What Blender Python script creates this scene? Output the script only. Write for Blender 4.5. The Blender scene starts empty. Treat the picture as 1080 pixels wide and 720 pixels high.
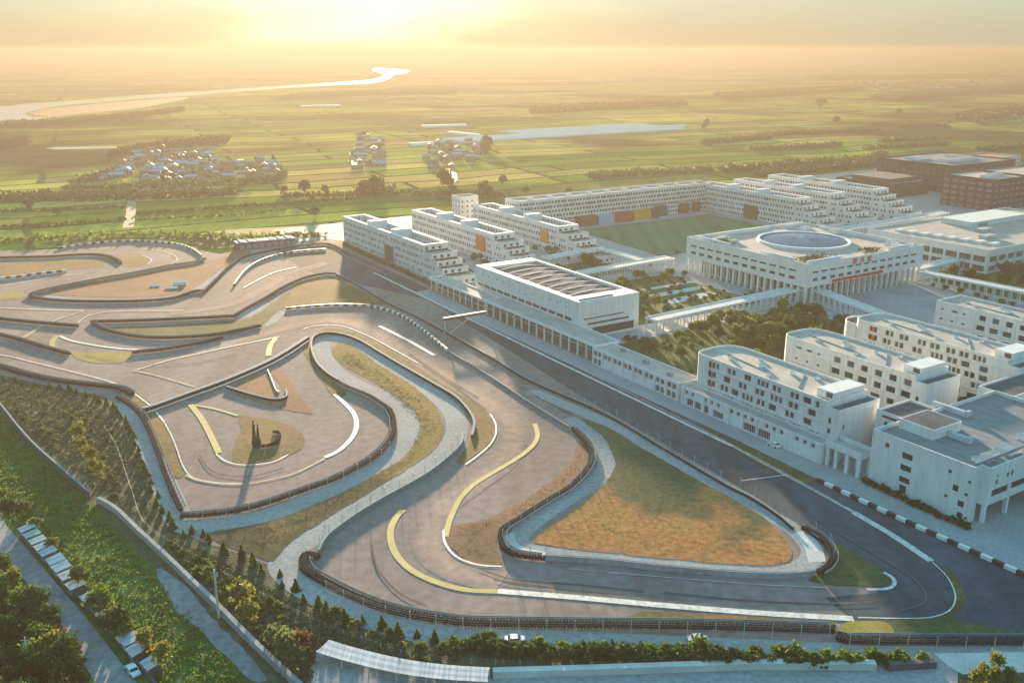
import bpy, bmesh, math, random
import numpy as np
from mathutils import Vector, Matrix
from mathutils.geometry import tessellate_polygon
random.seed(7); RNG = np.random.default_rng(11)
R = math.radians
SC = bpy.context.scene
COL = SC.collection

# ------------------------------------------------------------------ camera, sky, sun, exposure
CAM_F, CAM_H = 1000.0, 120.0                   # focal length in photo pixels (1080 wide), height in metres
PIT = math.atan(308 / CAM_F)
cam_d = bpy.data.cameras.new('camera'); cam = bpy.data.objects.new('camera', cam_d); COL.objects.link(cam)
cam.location = (0, 0, CAM_H); cam.rotation_euler = (math.pi / 2 - PIT, 0, 0)
cam_d.sensor_width = 36; cam_d.lens = 36 * CAM_F / 1080; cam_d.clip_start = 1; cam_d.clip_end = 90000
SC.camera = cam
SUN_AZ, SUN_EL = R(-8.16), R(6.2)
w = bpy.data.worlds.new('World'); SC.world = w; w.use_nodes = True
nt = w.node_tree; bg = nt.nodes['Background']
sky = nt.nodes.new('ShaderNodeTexSky'); sky.sky_type = 'NISHITA'; sky.sun_disc = False
sky.sun_elevation = SUN_EL; sky.sun_rotation = SUN_AZ; sky.altitude = 100; sky.air_density = 1.0; sky.dust_density = 3.0; sky.ozone_density = 1.5
def vmath(op, a, b=None):
    n = nt.nodes.new('ShaderNodeVectorMath'); n.operation = op
    for i, x in enumerate((a, b)):
        if x is None: continue
        if isinstance(x, bpy.types.NodeSocket): nt.links.new(x, n.inputs[i])
        else: n.inputs[i].default_value = x
    return n.outputs['Value'] if op == 'DOT_PRODUCT' else n.outputs[0]
def fmath(op, a, b=0.0):
    n = nt.nodes.new('ShaderNodeMath'); n.operation = op
    for i, x in enumerate((a, b)):
        if isinstance(x, bpy.types.NodeSocket): nt.links.new(x, n.inputs[i])
        else: n.inputs[i].default_value = x
    return n.outputs[0]
# the thick valley air levels off the glare round the low sun
cool = vmath('MULTIPLY', sky.outputs[0], (.85, 1.9, 2.1))
soft = vmath('DIVIDE', cool, vmath('ADD', vmath('MULTIPLY', cool, (1 / 1.05, 1 / 2.5, 1 / 3.0)), (1, 1, 1)))
geo = nt.nodes.new('ShaderNodeTexCoord'); dirn = geo.outputs['Generated']
SUN_DIR = (math.sin(SUN_AZ) * math.cos(SUN_EL), math.cos(SUN_AZ) * math.cos(SUN_EL), math.sin(SUN_EL))
ang = fmath('DIVIDE', fmath('ARCCOSINE', vmath('DOT_PRODUCT', dirn, SUN_DIR)), R(60))
band = nt.nodes.new('ShaderNodeValToRGB'); el_ = band.color_ramp.elements                  # hazy band above the horizon, by angle from the sun
BAND = [(0, (2.1, 1.95, 1.55)), (.10, (1.8, 1.48, .86)), (.17, (1.38, 1.02, .52)), (.30, (1.06, .77, .44)), (.42, (.94, .72, .45)), (.60, (.76, .67, .48)), (1.0, (.55, .62, .64))]
while len(el_) < len(BAND): el_.new(.5)
for e_, (p_, c_) in zip(el_, BAND): e_.position = p_; e_.color = (*c_, 1)
sn = nt.nodes.new('ShaderNodeTexNoise'); sn.inputs['Scale'].default_value = 5; sn.inputs['Detail'].default_value = 6; nt.links.new(vmath('MULTIPLY', dirn, (1, 1, 7)), sn.inputs['Vector'])   # uneven thin cloud
ang = fmath('ADD', ang, fmath('MULTIPLY', fmath('SUBTRACT', sn.outputs['Fac'], .5), .16)); nt.links.new(ang, band.inputs[0])
sep = nt.nodes.new('ShaderNodeSeparateXYZ'); nt.links.new(dirn, sep.inputs[0])
low = fmath('POWER', 2.718, fmath('DIVIDE', fmath('MAXIMUM', sep.outputs[2], 0.0), -0.30))
mx_ = nt.nodes.new('ShaderNodeMix'); mx_.data_type = 'RGBA'
nt.links.new(low, mx_.inputs[0]); nt.links.new(soft, mx_.inputs[6]); nt.links.new(band.outputs[0], mx_.inputs[7]); nt.links.new(mx_.outputs[2], bg.inputs[0])
bg.inputs[1].default_value = 0.10
sd = bpy.data.lights.new('sun', 'SUN'); so = bpy.data.objects.new('sun', sd); COL.objects.link(so)
sd.energy = 4.5; sd.angle = R(1.6); sd.color = (1.0, 0.73, 0.47)
SUNV = Vector((math.sin(SUN_AZ) * math.cos(SUN_EL), math.cos(SUN_AZ) * math.cos(SUN_EL), math.sin(SUN_EL)))
so.rotation_euler = SUNV.to_track_quat('Z', 'Y').to_euler(); so.location = SUNV * 400
SC.view_settings.view_transform = 'Standard'; SC.view_settings.look = 'None'; SC.view_settings.gamma = 1
SC.view_settings.use_curve_mapping = False; SC.view_settings.exposure = 3.0
HAZE_DENSITY, HAZE_G, HAZE_COL = 4.2e-4, 0.42, (0.114, 0.105, 0.088)

# ------------------------------------------------------------------ where things are
AX = R(-32.6)                                   # the campus grid: s runs along the pit straight, t away from the track
def G(px, py, z=0.0):                           # a point of the photo on the plane at height z
    u = (px - 540) / CAM_F; v = (360 - py) / CAM_F
    y = math.cos(PIT) + v * math.sin(PIT); zz = -math.sin(PIT) + v * math.cos(PIT)
    k = (z - CAM_H) / zz
    return Vector((u * k, y * k, z))
def W(s, t, z=0.0):
    return Vector((s * math.sin(AX) + t * math.cos(AX), s * math.cos(AX) - t * math.sin(AX), z))
def smooth(pts, n=6, closed=False):             # Catmull-Rom through 2D/3D points
    P = [Vector(p) for p in pts]; out = []; m = len(P)
    rng = range(m) if closed else range(m - 1)
    for i in rng:
        if closed: a, b, c, d = P[(i - 1) % m], P[i], P[(i + 1) % m], P[(i + 2) % m]
        else: a, b, c, d = P[max(i - 1, 0)], P[i], P[i + 1], P[min(i + 2, m - 1)]
        for k in range(n):
            x = k / n
            out.append(0.5 * ((2 * b) + (c - a) * x + (2 * a - 5 * b + 4 * c - d) * x * x + (3 * b - a - 3 * c + d) * x ** 3))
    if not closed: out.append(P[-1])
    return out
def resample(P, step):
    out = [P[0].copy()]; acc = 0.0
    for a, b in zip(P, P[1:]):
        L = (b - a).length; d = step - acc
        while d <= L and L > 0:
            out.append(a + (b - a) * (d / L)); d += step
        acc = L - (d - step)
    return out

# ------------------------------------------------------------------ mesh and object helpers
class MB:
    def __init__(s): s.v = []; s.f = []; s.m = []
    def face(s, pts, m=0):
        b = len(s.v); s.v += [tuple(p) for p in pts]; s.f.append(tuple(range(b, b + len(pts)))); s.m.append(m)
    def box(s, x0, x1, y0, y1, z0, z1, m=0, bottom=True):
        b = len(s.v)
        s.v += [(x0, y0, z0), (x1, y0, z0), (x1, y1, z0), (x0, y1, z0), (x0, y0, z1), (x1, y0, z1), (x1, y1, z1), (x0, y1, z1)]
        F = [(4, 5, 6, 7), (0, 1, 5, 4), (1, 2, 6, 5), (2, 3, 7, 6), (3, 0, 4, 7)] + ([(3, 2, 1, 0)] if bottom else [])
        for q in F: s.f.append(tuple(b + i for i in q)); s.m.append(m)
    def obox(s, c, d, L, Wd, z0, z1, m=0):      # box at c along unit direction d
        d = Vector((d[0], d[1], 0)).normalized(); n = Vector((-d.y, d.x, 0)); c = Vector((c[0], c[1], 0))
        b = len(s.v)
        for z in (z0, z1):
            for a, e in ((-1, -1), (1, -1), (1, 1), (-1, 1)):
                p = c + d * (a * L / 2) + n * (e * Wd / 2); s.v.append((p.x, p.y, z))
        for q in [(4, 5, 6, 7), (0, 1, 5, 4), (1, 2, 6, 5), (2, 3, 7, 6), (3, 0, 4, 7), (3, 2, 1, 0)]:
            s.f.append(tuple(b + i for i in q)); s.m.append(m)
    def prism(s, poly, z0, z1, m=0, mt=None, cap=True):
        n = len(poly)
        for i in range(n):
            a, b = poly[i], poly[(i + 1) % n]
            s.face([(a[0], a[1], z0), (b[0], b[1], z0), (b[0], b[1], z1), (a[0], a[1], z1)], m)
        if cap: s.cap(poly, z1, m if mt is None else mt)
    def cap(s, poly, z, m=0):
        P = [Vector((p[0], p[1], 0)) for p in poly]
        b = len(s.v); s.v += [(p.x, p.y, z) for p in P]
        for tri in tessellate_polygon([P]):
            a, c, d = (P[i] for i in tri)
            if (c - a).cross(d - a).z < 0: tri = tri[::-1]
            s.f.append(tuple(b + i for i in tri)); s.m.append(m)
    def tube(s, p0, p1, r0, r1=None, n=8, m=0):
        r1 = r0 if r1 is None else r1
        p0, p1 = Vector(p0), Vector(p1); q = (p1 - p0).to_track_quat('Z', 'Y'); b = len(s.v)
        for p, r in ((p0, r0), (p1, r1)):
            for i in range(n):
                a = 2 * math.pi * i / n; o = q @ Vector((math.cos(a) * r, math.sin(a) * r, 0)); s.v.append(tuple(p + o))
        for i in range(n):
            j = (i + 1) % n; s.f.append((b + i, b + j, b + n + j, b + n + i)); s.m.append(m)
        s.f.append(tuple(b + n + i for i in range(n))); s.m.append(m)
    def arr(s, V, F, m=0):                      # numpy vertices and faces
        b = len(s.v); s.v += [tuple(x) for x in V.tolist()]
        s.f += [tuple(b + i for i in f) for f in F]; s.m += [m] * len(F)
    def mesh(s, name, mats):
        me = bpy.data.meshes.new(name); me.from_pydata(s.v, [], s.f)
        for x in (mats if isinstance(mats, (list, tuple)) else [mats]): me.materials.append(x)
        me.polygons.foreach_set('material_index', s.m); me.update(); return me
    def build(s, name, mats, parent=None, loc=None):
        return link(name, s.mesh(name, mats), parent, loc)
def link(name, me, parent=None, loc=None, rz=0.0):
    o = bpy.data.objects.new(name, me); COL.objects.link(o)
    if parent: o.parent = parent
    if loc is not None: o.location = loc
    if rz: o.rotation_euler = (0, 0, rz)
    return o
def tag(o, label, cat=None, group=None, kind=None):
    o['label'] = label
    if cat: o['category'] = cat
    if group: o['group'] = group
    if kind: o['kind'] = kind
    return o
def thing(name, label, cat, loc, rz=0.0, group=None):
    o = link(name, None, None, loc, rz); o.empty_display_size = 1
    return tag(o, label, cat, group)
def copy_tree(o, parent=None):
    c = o.copy(); COL.objects.link(c)
    if parent: c.parent = parent
    for ch in list(o.children): copy_tree(ch, c)
    return c

# ------------------------------------------------------------------ materials
def newmat(name, rough=0.9, spec=0.3, metal=0.0):
    m = bpy.data.materials.new(name); m.use_nodes = True; b = m.node_tree.nodes['Principled BSDF']
    b.inputs['Roughness'].default_value = rough; b.inputs['Specular IOR Level'].default_value = spec; b.inputs['Metallic'].default_value = metal
    return m, m.node_tree, b
def noise_fac(nt, scale, detail=4, vs=(1, 1, 1), rot=0.0, kind='noise', dist=0.0):
    tc = nt.nodes.new('ShaderNodeTexCoord'); mp = nt.nodes.new('ShaderNodeMapping'); mp.inputs['Scale'].default_value = vs; mp.inputs['Rotation'].default_value = (0, 0, rot)
    nt.links.new(tc.outputs['Object'], mp.inputs[0])
    if kind == 'noise':
        n = nt.nodes.new('ShaderNodeTexNoise'); n.inputs['Scale'].default_value = scale; n.inputs['Detail'].default_value = detail; n.inputs['Distortion'].default_value = dist
        out = n.outputs['Fac']
    else:
        n = nt.nodes.new('ShaderNodeTexVoronoi'); n.inputs['Scale'].default_value = scale; out = n.outputs['Distance']
    nt.links.new(mp.outputs[0], n.inputs['Vector']); return out
def ramp(nt, fac, stops):
    r = nt.nodes.new('ShaderNodeValToRGB'); e = r.color_ramp.elements
    while len(e) < len(stops): e.new(0.5)
    for x, (p, c) in zip(e, stops): x.position = p; x.color = (*c, 1)
    nt.links.new(fac, r.inputs[0]); return r.outputs[0]
def mix(nt, a, b, fac=0.5, mode='MIX'):
    x = nt.nodes.new('ShaderNodeMix'); x.data_type = 'RGBA'; x.blend_type = mode
    for sock, val in ((x.inputs[6], a), (x.inputs[7], b), (x.inputs[0], fac)):
        if hasattr(val, 'links') or isinstance(val, bpy.types.NodeSocket): nt.links.new(val, sock)
        elif isinstance(val, tuple): sock.default_value = (*val, 1)
        else: sock.default_value = val
    return x.outputs[2]
def bump(nt, b, fac, strength=0.3, dist=0.1):
    n = nt.nodes.new('ShaderNodeBump'); n.inputs['Strength'].default_value = strength; n.inputs['Distance'].default_value = dist
    nt.links.new(fac, n.inputs['Height']); nt.links.new(n.outputs[0], b.inputs['Normal'])
def layered(name, base, layers=(), rough=0.9, spec=0.2, bmp=None):
    """base: (scale, detail, stops[, vs, rot]); layers: (scale, detail, stops, mode, fac[, vs, rot])"""
    m, nt, b = newmat(name, rough, spec)
    c = ramp(nt, noise_fac(nt, base[0], base[1], *(base[3:])), base[2])
    for L in layers:
        c = mix(nt, c, ramp(nt, noise_fac(nt, L[0], L[1], *(L[5:])), L[2]), L[4], L[3])
    nt.links.new(c, b.inputs['Base Color'])
    if bmp: bump(nt, b, noise_fac(nt, bmp[0], 4), bmp[1], bmp[2])
    return m
def plain(name, col, rough=0.8, spec=0.3, metal=0.0, var=0.12, scale=0.6):
    m, nt, b = newmat(name, rough, spec, metal)
    lo = tuple(x * (1 - var) for x in col); hi = tuple(min(1, x * (1 + var)) for x in col)
    c = ramp(nt, noise_fac(nt, scale, 5), [(0.3, lo), (0.7, hi)])
    nt.links.new(c, b.inputs['Base Color']); return m
g = lambda v: (v, v, v)
GREY = [(0.3, g(0.75)), (0.7, g(1.25))]
M = {}
M['asphalt'] = layered('track_asphalt', (0.02, 5, [(0.3, (.228, .180, .170)), (0.7, (.318, .244, .222))]),
    [(0.35, 6, [(0.35, g(.82)), (0.65, g(1.12))], 'MULTIPLY', 1.0), (0.05, 6, [(0.42, g(.72)), (0.55, g(1.0))], 'MULTIPLY', .7, (1, .12, 1), R(40)), (3.0, 4, [(0.3, g(.85)), (.7, g(1.1))], 'MULTIPLY', .8)], 0.95, 0.08, (4, .2, .03))
M['straight'] = layered('straight_asphalt', (0.03, 5, [(0.3, (.040, .068, .088)), (0.7, (.066, .102, .122))]),  # darker, bluer copy of the track asphalt: building shade put into its colour
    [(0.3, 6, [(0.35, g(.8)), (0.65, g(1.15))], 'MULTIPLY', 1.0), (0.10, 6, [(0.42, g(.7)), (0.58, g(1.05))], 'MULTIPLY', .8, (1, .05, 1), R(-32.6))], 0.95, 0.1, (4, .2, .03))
M['rubber'] = layered('rubbered_asphalt', (0.2, 5, [(0.3, (.10, .09, .09)), (0.7, (.14, .125, .122))]), [(1.2, 5, GREY, 'MULTIPLY', .7)], .95, .05)
M['service'] = layered('service_road_concrete', (0.06, 5, [(0.3, (.265, .272, .278)), (0.7, (.36, .362, .36))]),
    [(0.8, 6, [(0.35, g(.8)), (0.65, g(1.12))], 'MULTIPLY', 1.0)], 0.95, 0.08, (3, .2, .03))
M['sideroad'] = layered('country_road_asphalt', (0.05, 5, [(0.3, (.20, .215, .235)), (0.7, (.27, .285, .30))]),
    [(0.5, 6, [(0.35, g(.75)), (0.65, g(1.15))], 'MULTIPLY', 1.0), (0.12, 5, [(0.4, g(.75)), (.6, g(1.05))], 'MULTIPLY', .8, (1, .1, 1), R(25))], 0.85, 0.25)
M['concrete'] = layered('pale_concrete', (0.2, 5, [(0.3, (.46, .46, .44)), (0.7, (.60, .59, .56))]), [(1.5, 5, GREY, 'MULTIPLY', .4)], .85, .25)
M['paving'] = layered('campus_paving', (0.05, 5, [(0.3, (.27, .28, .29)), (0.7, (.36, .37, .38))]), [(1.0, 5, [(.3, g(.8)), (.7, g(1.15))], 'MULTIPLY', .8)], .85, .25)
DRY = [(0.25, (.085, .085, .030)), (0.42, (.15, .115, .045)), (0.58, (.235, .14, .065)), (0.75, (.22, .165, .05))]
M['drygrass'] = layered('dry_infield_grass', (0.045, 7, DRY), [(0.6, 6, [(0.3, g(.6)), (0.7, g(1.35))], 'MULTIPLY', .8), (4.0, 4, [(.3, g(.7)), (.7, g(1.25))], 'MULTIPLY', .8)], .95, .1, (3, .6, .15))
GRN = [(0.25, (.035, .055, .025)), (0.45, (.065, .085, .035)), (0.6, (.12, .115, .045)), (0.8, (.17, .14, .06))]
M['greengrass'] = layered('infield_grass', (0.05, 7, GRN), [(0.7, 6, [(0.3, g(.6)), (0.7, g(1.35))], 'MULTIPLY', .8), (4.0, 4, [(.3, g(.7)), (.7, g(1.25))], 'MULTIPLY', .8)], .95, .1, (3, .6, .15))
RED = [(0.25, (.15, .10, .06)), (0.45, (.23, .12, .075)), (0.6, (.30, .15, .085)), (0.8, (.22, .17, .07))]
M['reddirt'] = layered('reddish_dry_ground', (0.04, 7, RED), [(0.7, 6, [(0.3, g(.65)), (0.7, g(1.3))], 'MULTIPLY', .8), (4.0, 4, [(.3, g(.75)), (.7, g(1.2))], 'MULTIPLY', .8)], .95, .1, (3, .6, .15))
M['yellowgrass'] = layered('yellow_dry_grass', (0.15, 6, [(.3, (.24, .19, .05)), (.7, (.36, .27, .085))]), [(1.5, 5, [(.3, g(.7)), (.7, g(1.2))], 'MULTIPLY', .7)], .95, .1)
M['meadow'] = layered('meadow_grass', (0.03, 7, [(.3, (.022, .065, .016)), (.5, (.040, .115, .022)), (.7, (.075, .165, .03))]), [(0.35, 6, [(0.3, g(.5)), (0.7, g(1.4))], 'MULTIPLY', .85), (2.5, 4, [(.3, g(.6)), (.7, g(1.35))], 'MULTIPLY', .9)], .95, .1, (1.5, .8, .4))
M['scrubland'] = layered('scrub_ground', (0.04, 7, [(.3, (.045, .060, .036)), (.5, (.075, .090, .050)), (.7, (.13, .125, .075))]), [(0.35, 6, [(0.3, g(.5)), (0.7, g(1.4))], 'MULTIPLY', .85), (2.5, 4, [(.3, g(.6)), (.7, g(1.35))], 'MULTIPLY', .9)], .95, .1, (1.5, .8, .4))
M['lawn'] = layered('campus_lawn', (0.06, 6, [(.3, (.045, .085, .028)), (.7, (.085, .13, .04))]), [(1.0, 5, [(.3, g(.65)), (.7, g(1.3))], 'MULTIPLY', .8)], .95, .1)
M['pitch'] = layered('sports_pitch_grass', (0.02, 5, [(.3, (.055, .145, .080)), (.7, (.085, .19, .10))]), [(0.13, 2, [(.42, g(.8)), (.58, g(1.15))], 'MULTIPLY', .9, (1, .02, 1), R(-57))], .95, .1)
M['whitepaint'] = layered('worn_white_paint', (0.8, 6, [(.3, (.40, .39, .37)), (.65, (.74, .73, .70))]), [(4, 5, [(.3, g(.75)), (.6, g(1.0))], 'MULTIPLY', .6)], .7, .3)
M['thinpaint'] = layered('faded_white_paint', (0.4, 6, [(.35, (.34, .31, .28)), (.65, (.62, .58, .52))]), (), .75, .3)
M['yellowpaint'] = layered('worn_yellow_paint', (0.25, 6, [(.3, (.25, .225, .05)), (.7, (.38, .325, .065))]), [(2, 5, [(.3, g(.7)), (.65, g(1.05))], 'MULTIPLY', .7)], .75, .3)
M['fadedyellow'] = layered('faded_yellow_paint', (0.25, 6, [(.35, (.26, .21, .14)), (.65, (.42, .34, .19))]), (), .8, .3)
M['tyre'] = plain('black_tyre_rubber', (.010, .026, .036), .95, .05, var=.4, scale=1.2)
M['blackblock'] = plain('black_painted_rubber', (.025, .028, .032), .6, .4)
M['whiteblock'] = plain('white_painted_rubber', (.74, .74, .72), .6, .4, var=.06)
M['rail'] = plain('galvanised_rail', (.17, .25, .29), .85, .15)
M['post'] = plain('galvanised_post', (.55, .57, .58), .5, .5, .3)
M['wire'] = plain('fence_wire', (.26, .29, .30), .8, .2)
M['tealrail'] = plain('teal_painted_wall', (.15, .235, .25), .85, .2)
def wall_mat(name, col, streak=.13):
    return layered(name, (0.15, 5, [(.3, tuple(x * .93 for x in col)), (.7, col)]), [(0.8, 6, [(.35, g(1 - streak)), (.6, g(1.0))], 'MULTIPLY', 1.0, (1, 1, .12))], .8, .25)
M['white'] = wall_mat('white_render_wall', (.73, .73, .715))
M['cream'] = wall_mat('pinkish_white_wall', (.73, .71, .69))
M['trim'] = plain('white_trim', (.70, .715, .72), .7, .3, var=.04)
M['roof'] = layered('grey_roof_screed', (0.15, 6, [(.3, (.33, .31, .285)), (.7, (.47, .43, .39))]), [(1.0, 5, [(.3, g(.75)), (.7, g(1.12))], 'MULTIPLY', .7)], .9, .2)
M['darkroof'] = layered('dark_roof_membrane', (0.2, 6, [(.3, (.07, .09, .10)), (.7, (.12, .14, .15))]), [(1.0, 5, [(.3, g(.75)), (.7, g(1.15))], 'MULTIPLY', .7)], .95, .03)
M['metalroof'] = layered('blue_grey_metal_roof', (0.3, 4, [(.3, (.13, .17, .19)), (.7, (.20, .235, .255))]), [(1.2, 2, [(.4, g(.8)), (.6, g(1.1))], 'MULTIPLY', .6, (1, .02, 1))], .75, .2)
M['palesheet'] = layered('pale_corrugated_sheet', (0.25, 5, [(.3, (.34, .40, .44)), (.7, (.48, .54, .58))]), [(2.2, 2, [(.42, g(.72)), (.58, g(1.08))], 'MULTIPLY', .8, (1, .02, .02))], .85, .12)
M['tealsheet'] = layered('teal_corrugated_sheet', (0.25, 5, [(.3, (.18, .34, .33)), (.7, (.34, .48, .46))]), [(2.2, 2, [(.42, g(.72)), (.58, g(1.08))], 'MULTIPLY', .8, (1, .02, .02))], .5, .4)
def glass_mat(name, col, rough=.12):
    m, nt, b = newmat(name, rough, .35); c = ramp(nt, noise_fac(nt, .7, 3), [(.35, tuple(x * .7 for x in col)), (.65, tuple(x * 1.3 for x in col))]); nt.links.new(c, b.inputs['Base Color']); return m
M['glass'] = glass_mat('dark_window_glass', (.010, .034, .052))
M['glass2'] = glass_mat('curtained_window_glass', (.07, .085, .095), .2)
M['poolglass'] = glass_mat('deep_blue_dome_glass', (.004, .125, .24), .9); M['poolglass'].node_tree.nodes['Principled BSDF'].inputs['Specular IOR Level'].default_value = .03
M['brick'] = wall_mat('dark_brick_wall', (.062, .060, .072), .2)
M['darkpanel'] = wall_mat('dark_grey_cladding', (.10, .105, .115), .2)
M['orange'] = plain('orange_panel', (.52, .15, .045), .7); M['redpanel'] = plain('red_panel', (.42, .055, .05), .7)
M['bluepanel'] = plain('light_blue_panel', (.22, .42, .52), .7); M['yellowpanel'] = plain('amber_panel', (.58, .28, .04), .7); M['brownpanel'] = plain('brown_panel', (.13, .065, .045), .7)
M['greenpanel'] = plain('dark_green_panel', (.03, .085, .07), .7)
M['bark'] = plain('tree_bark', (.10, .075, .05), .9, .1, var=.3)
M['red'] = plain('red_lettering', (.55, .04, .035), .6)
M['bluetin'] = plain('blue_tin_roof', (.22, .42, .54), .85, .1); M['redtile'] = plain('red_tile_roof', (.36, .15, .09), .85); M['greytile'] = plain('grey_tile_roof', (.20, .19, .19), .85)
M['plaster'] = plain('village_plaster', (.27, .215, .18), .9); M['poly'] = plain('white_plastic_film', (.88, .86, .84), .7, .2)
def leaf_mat(name, lo, mid, hi, trans=.35):
    m, nt, b = newmat(name, .75, .15)
    f = noise_fac(nt, .9, 3); oi = nt.nodes.new('ShaderNodeObjectInfo')
    c = ramp(nt, f, [(.3, lo), (.5, mid), (.72, hi)])
    hs = nt.nodes.new('ShaderNodeHueSaturation'); nt.links.new(c, hs.inputs['Color'])
    mr = nt.nodes.new('ShaderNodeMapRange'); mr.inputs['To Min'].default_value = .7; mr.inputs['To Max'].default_value = 1.35
    nt.links.new(oi.outputs['Random'], mr.inputs['Value']); nt.links.new(mr.outputs[0], hs.inputs['Value'])
    nt.links.new(hs.outputs[0], b.inputs['Base Color'])
    tr = nt.nodes.new('ShaderNodeBsdfTranslucent'); nt.links.new(hs.outputs[0], tr.inputs[0])
    mx = nt.nodes.new('ShaderNodeMixShader'); mx.inputs[0].default_value = trans
    nt.links.new(b.outputs[0], mx.inputs[1]); nt.links.new(tr.outputs[0], mx.inputs[2]); nt.links.new(mx.outputs[0], nt.nodes['Material Output'].inputs[0])
    return m
M['leaf'] = leaf_mat('broadleaf_foliage', (.050, .095, .018), (.10, .165, .028), (.18, .23, .045))
M['leafdark'] = leaf_mat('dark_foliage', (.024, .050, .017), (.046, .085, .024), (.085, .13, .035), .28)
M['leafyellow'] = leaf_mat('yellow_green_foliage', (.09, .11, .02), (.17, .185, .035), (.26, .25, .055))
M['leafpale'] = leaf_mat('pale_green_foliage', (.07, .095, .035), (.115, .145, .055), (.17, .19, .085))
M['leafred'] = leaf_mat('russet_foliage', (.085, .04, .022), (.15, .075, .035), (.22, .12, .05))
M['conifer'] = leaf_mat('conifer_foliage', (.034, .062, .018), (.065, .11, .024), (.13, .17, .038), .35)

def infield_mix(name, a, b, direction, centre, width):
    """two ground covers that fade into each other across the infield, along a real direction on the ground"""
    m, nt, bs = newmat(name, .95, .05); ca = ramp(nt, noise_fac(nt, .05, 7), a); cb = ramp(nt, noise_fac(nt, .04, 7), b)
    tc = nt.nodes.new('ShaderNodeTexCoord'); d = nt.nodes.new('ShaderNodeVectorMath'); d.operation = 'DOT_PRODUCT'; d.inputs[1].default_value = (*direction, 0); nt.links.new(tc.outputs['Object'], d.inputs[0])
    mr = nt.nodes.new('ShaderNodeMapRange'); mr.inputs['From Min'].default_value = centre - width; mr.inputs['From Max'].default_value = centre + width; nt.links.new(d.outputs['Value'], mr.inputs['Value'])
    ad = nt.nodes.new('ShaderNodeMath'); ad.operation = 'ADD'; nt.links.new(mr.outputs[0], ad.inputs[0]); nzf = nt.nodes.new('ShaderNodeMapRange'); nzf.inputs['From Min'].default_value = .3; nzf.inputs['From Max'].default_value = .7; nzf.inputs['To Min'].default_value = -.55; nzf.inputs['To Max'].default_value = .55
    nt.links.new(noise_fac(nt, .06, 8), nzf.inputs['Value']); nt.links.new(nzf.outputs[0], ad.inputs[1])
    f = ramp(nt, ad.outputs[0], [(.25, g(0)), (.75, g(1))]); c = mix(nt, ca, cb, f)
    c = mix(nt, c, ramp(nt, noise_fac(nt, .6, 6), [(.3, g(.6)), (.7, g(1.35))]), .85, 'MULTIPLY'); c = mix(nt, c, ramp(nt, noise_fac(nt, 4, 4), [(.3, g(.7)), (.7, g(1.25))]), .8, 'MULTIPLY')
    nt.links.new(c, bs.inputs['Base Color']); bump(nt, bs, noise_fac(nt, 3, 4), .6, .15); return m
def pale_line_material():  # track asphalt, paler and warmer towards the middle of the ribbon
    m = M['asphalt'].copy(); m.name = 'pale_line_asphalt'; nt = m.node_tree; b = nt.nodes['Principled BSDF']; src = b.inputs['Base Color'].links[0].from_socket
    uv = nt.nodes.new('ShaderNodeUVMap'); sp = nt.nodes.new('ShaderNodeSeparateXYZ'); nt.links.new(uv.outputs[0], sp.inputs[0])
    f = nt.nodes.new('ShaderNodeMath'); f.operation = 'MULTIPLY'; e = ramp(nt, sp.outputs[1], [(.0, g(0)), (.35, g(.85)), (.65, g(.85)), (1.0, g(0))]); nt.links.new(e, f.inputs[0]); q = ramp(nt, noise_fac(nt, .09, 6), [(.3, g(.5)), (.6, g(1.0))]); nt.links.new(q, f.inputs[1])
    c = mix(nt, src, mix(nt, src, (1.75, 1.48, 1.25), 1.0, 'MULTIPLY'), f.outputs[0]); nt.links.new(c, b.inputs['Base Color']); return m
M['pale_line'] = pale_line_material()

_nt = M['poly'].node_tree; _t = _nt.nodes.new('ShaderNodeBsdfTranslucent'); _t.inputs[0].default_value = (.85, .82, .78, 1); _x = _nt.nodes.new('ShaderNodeMixShader'); _x.inputs[0].default_value = .15
_nt.links.new(_nt.nodes['Principled BSDF'].outputs[0], _x.inputs[1]); _nt.links.new(_t.outputs[0], _x.inputs[2]); _nt.links.new(_x.outputs[0], _nt.nodes['Material Output'].inputs[0])
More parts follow.
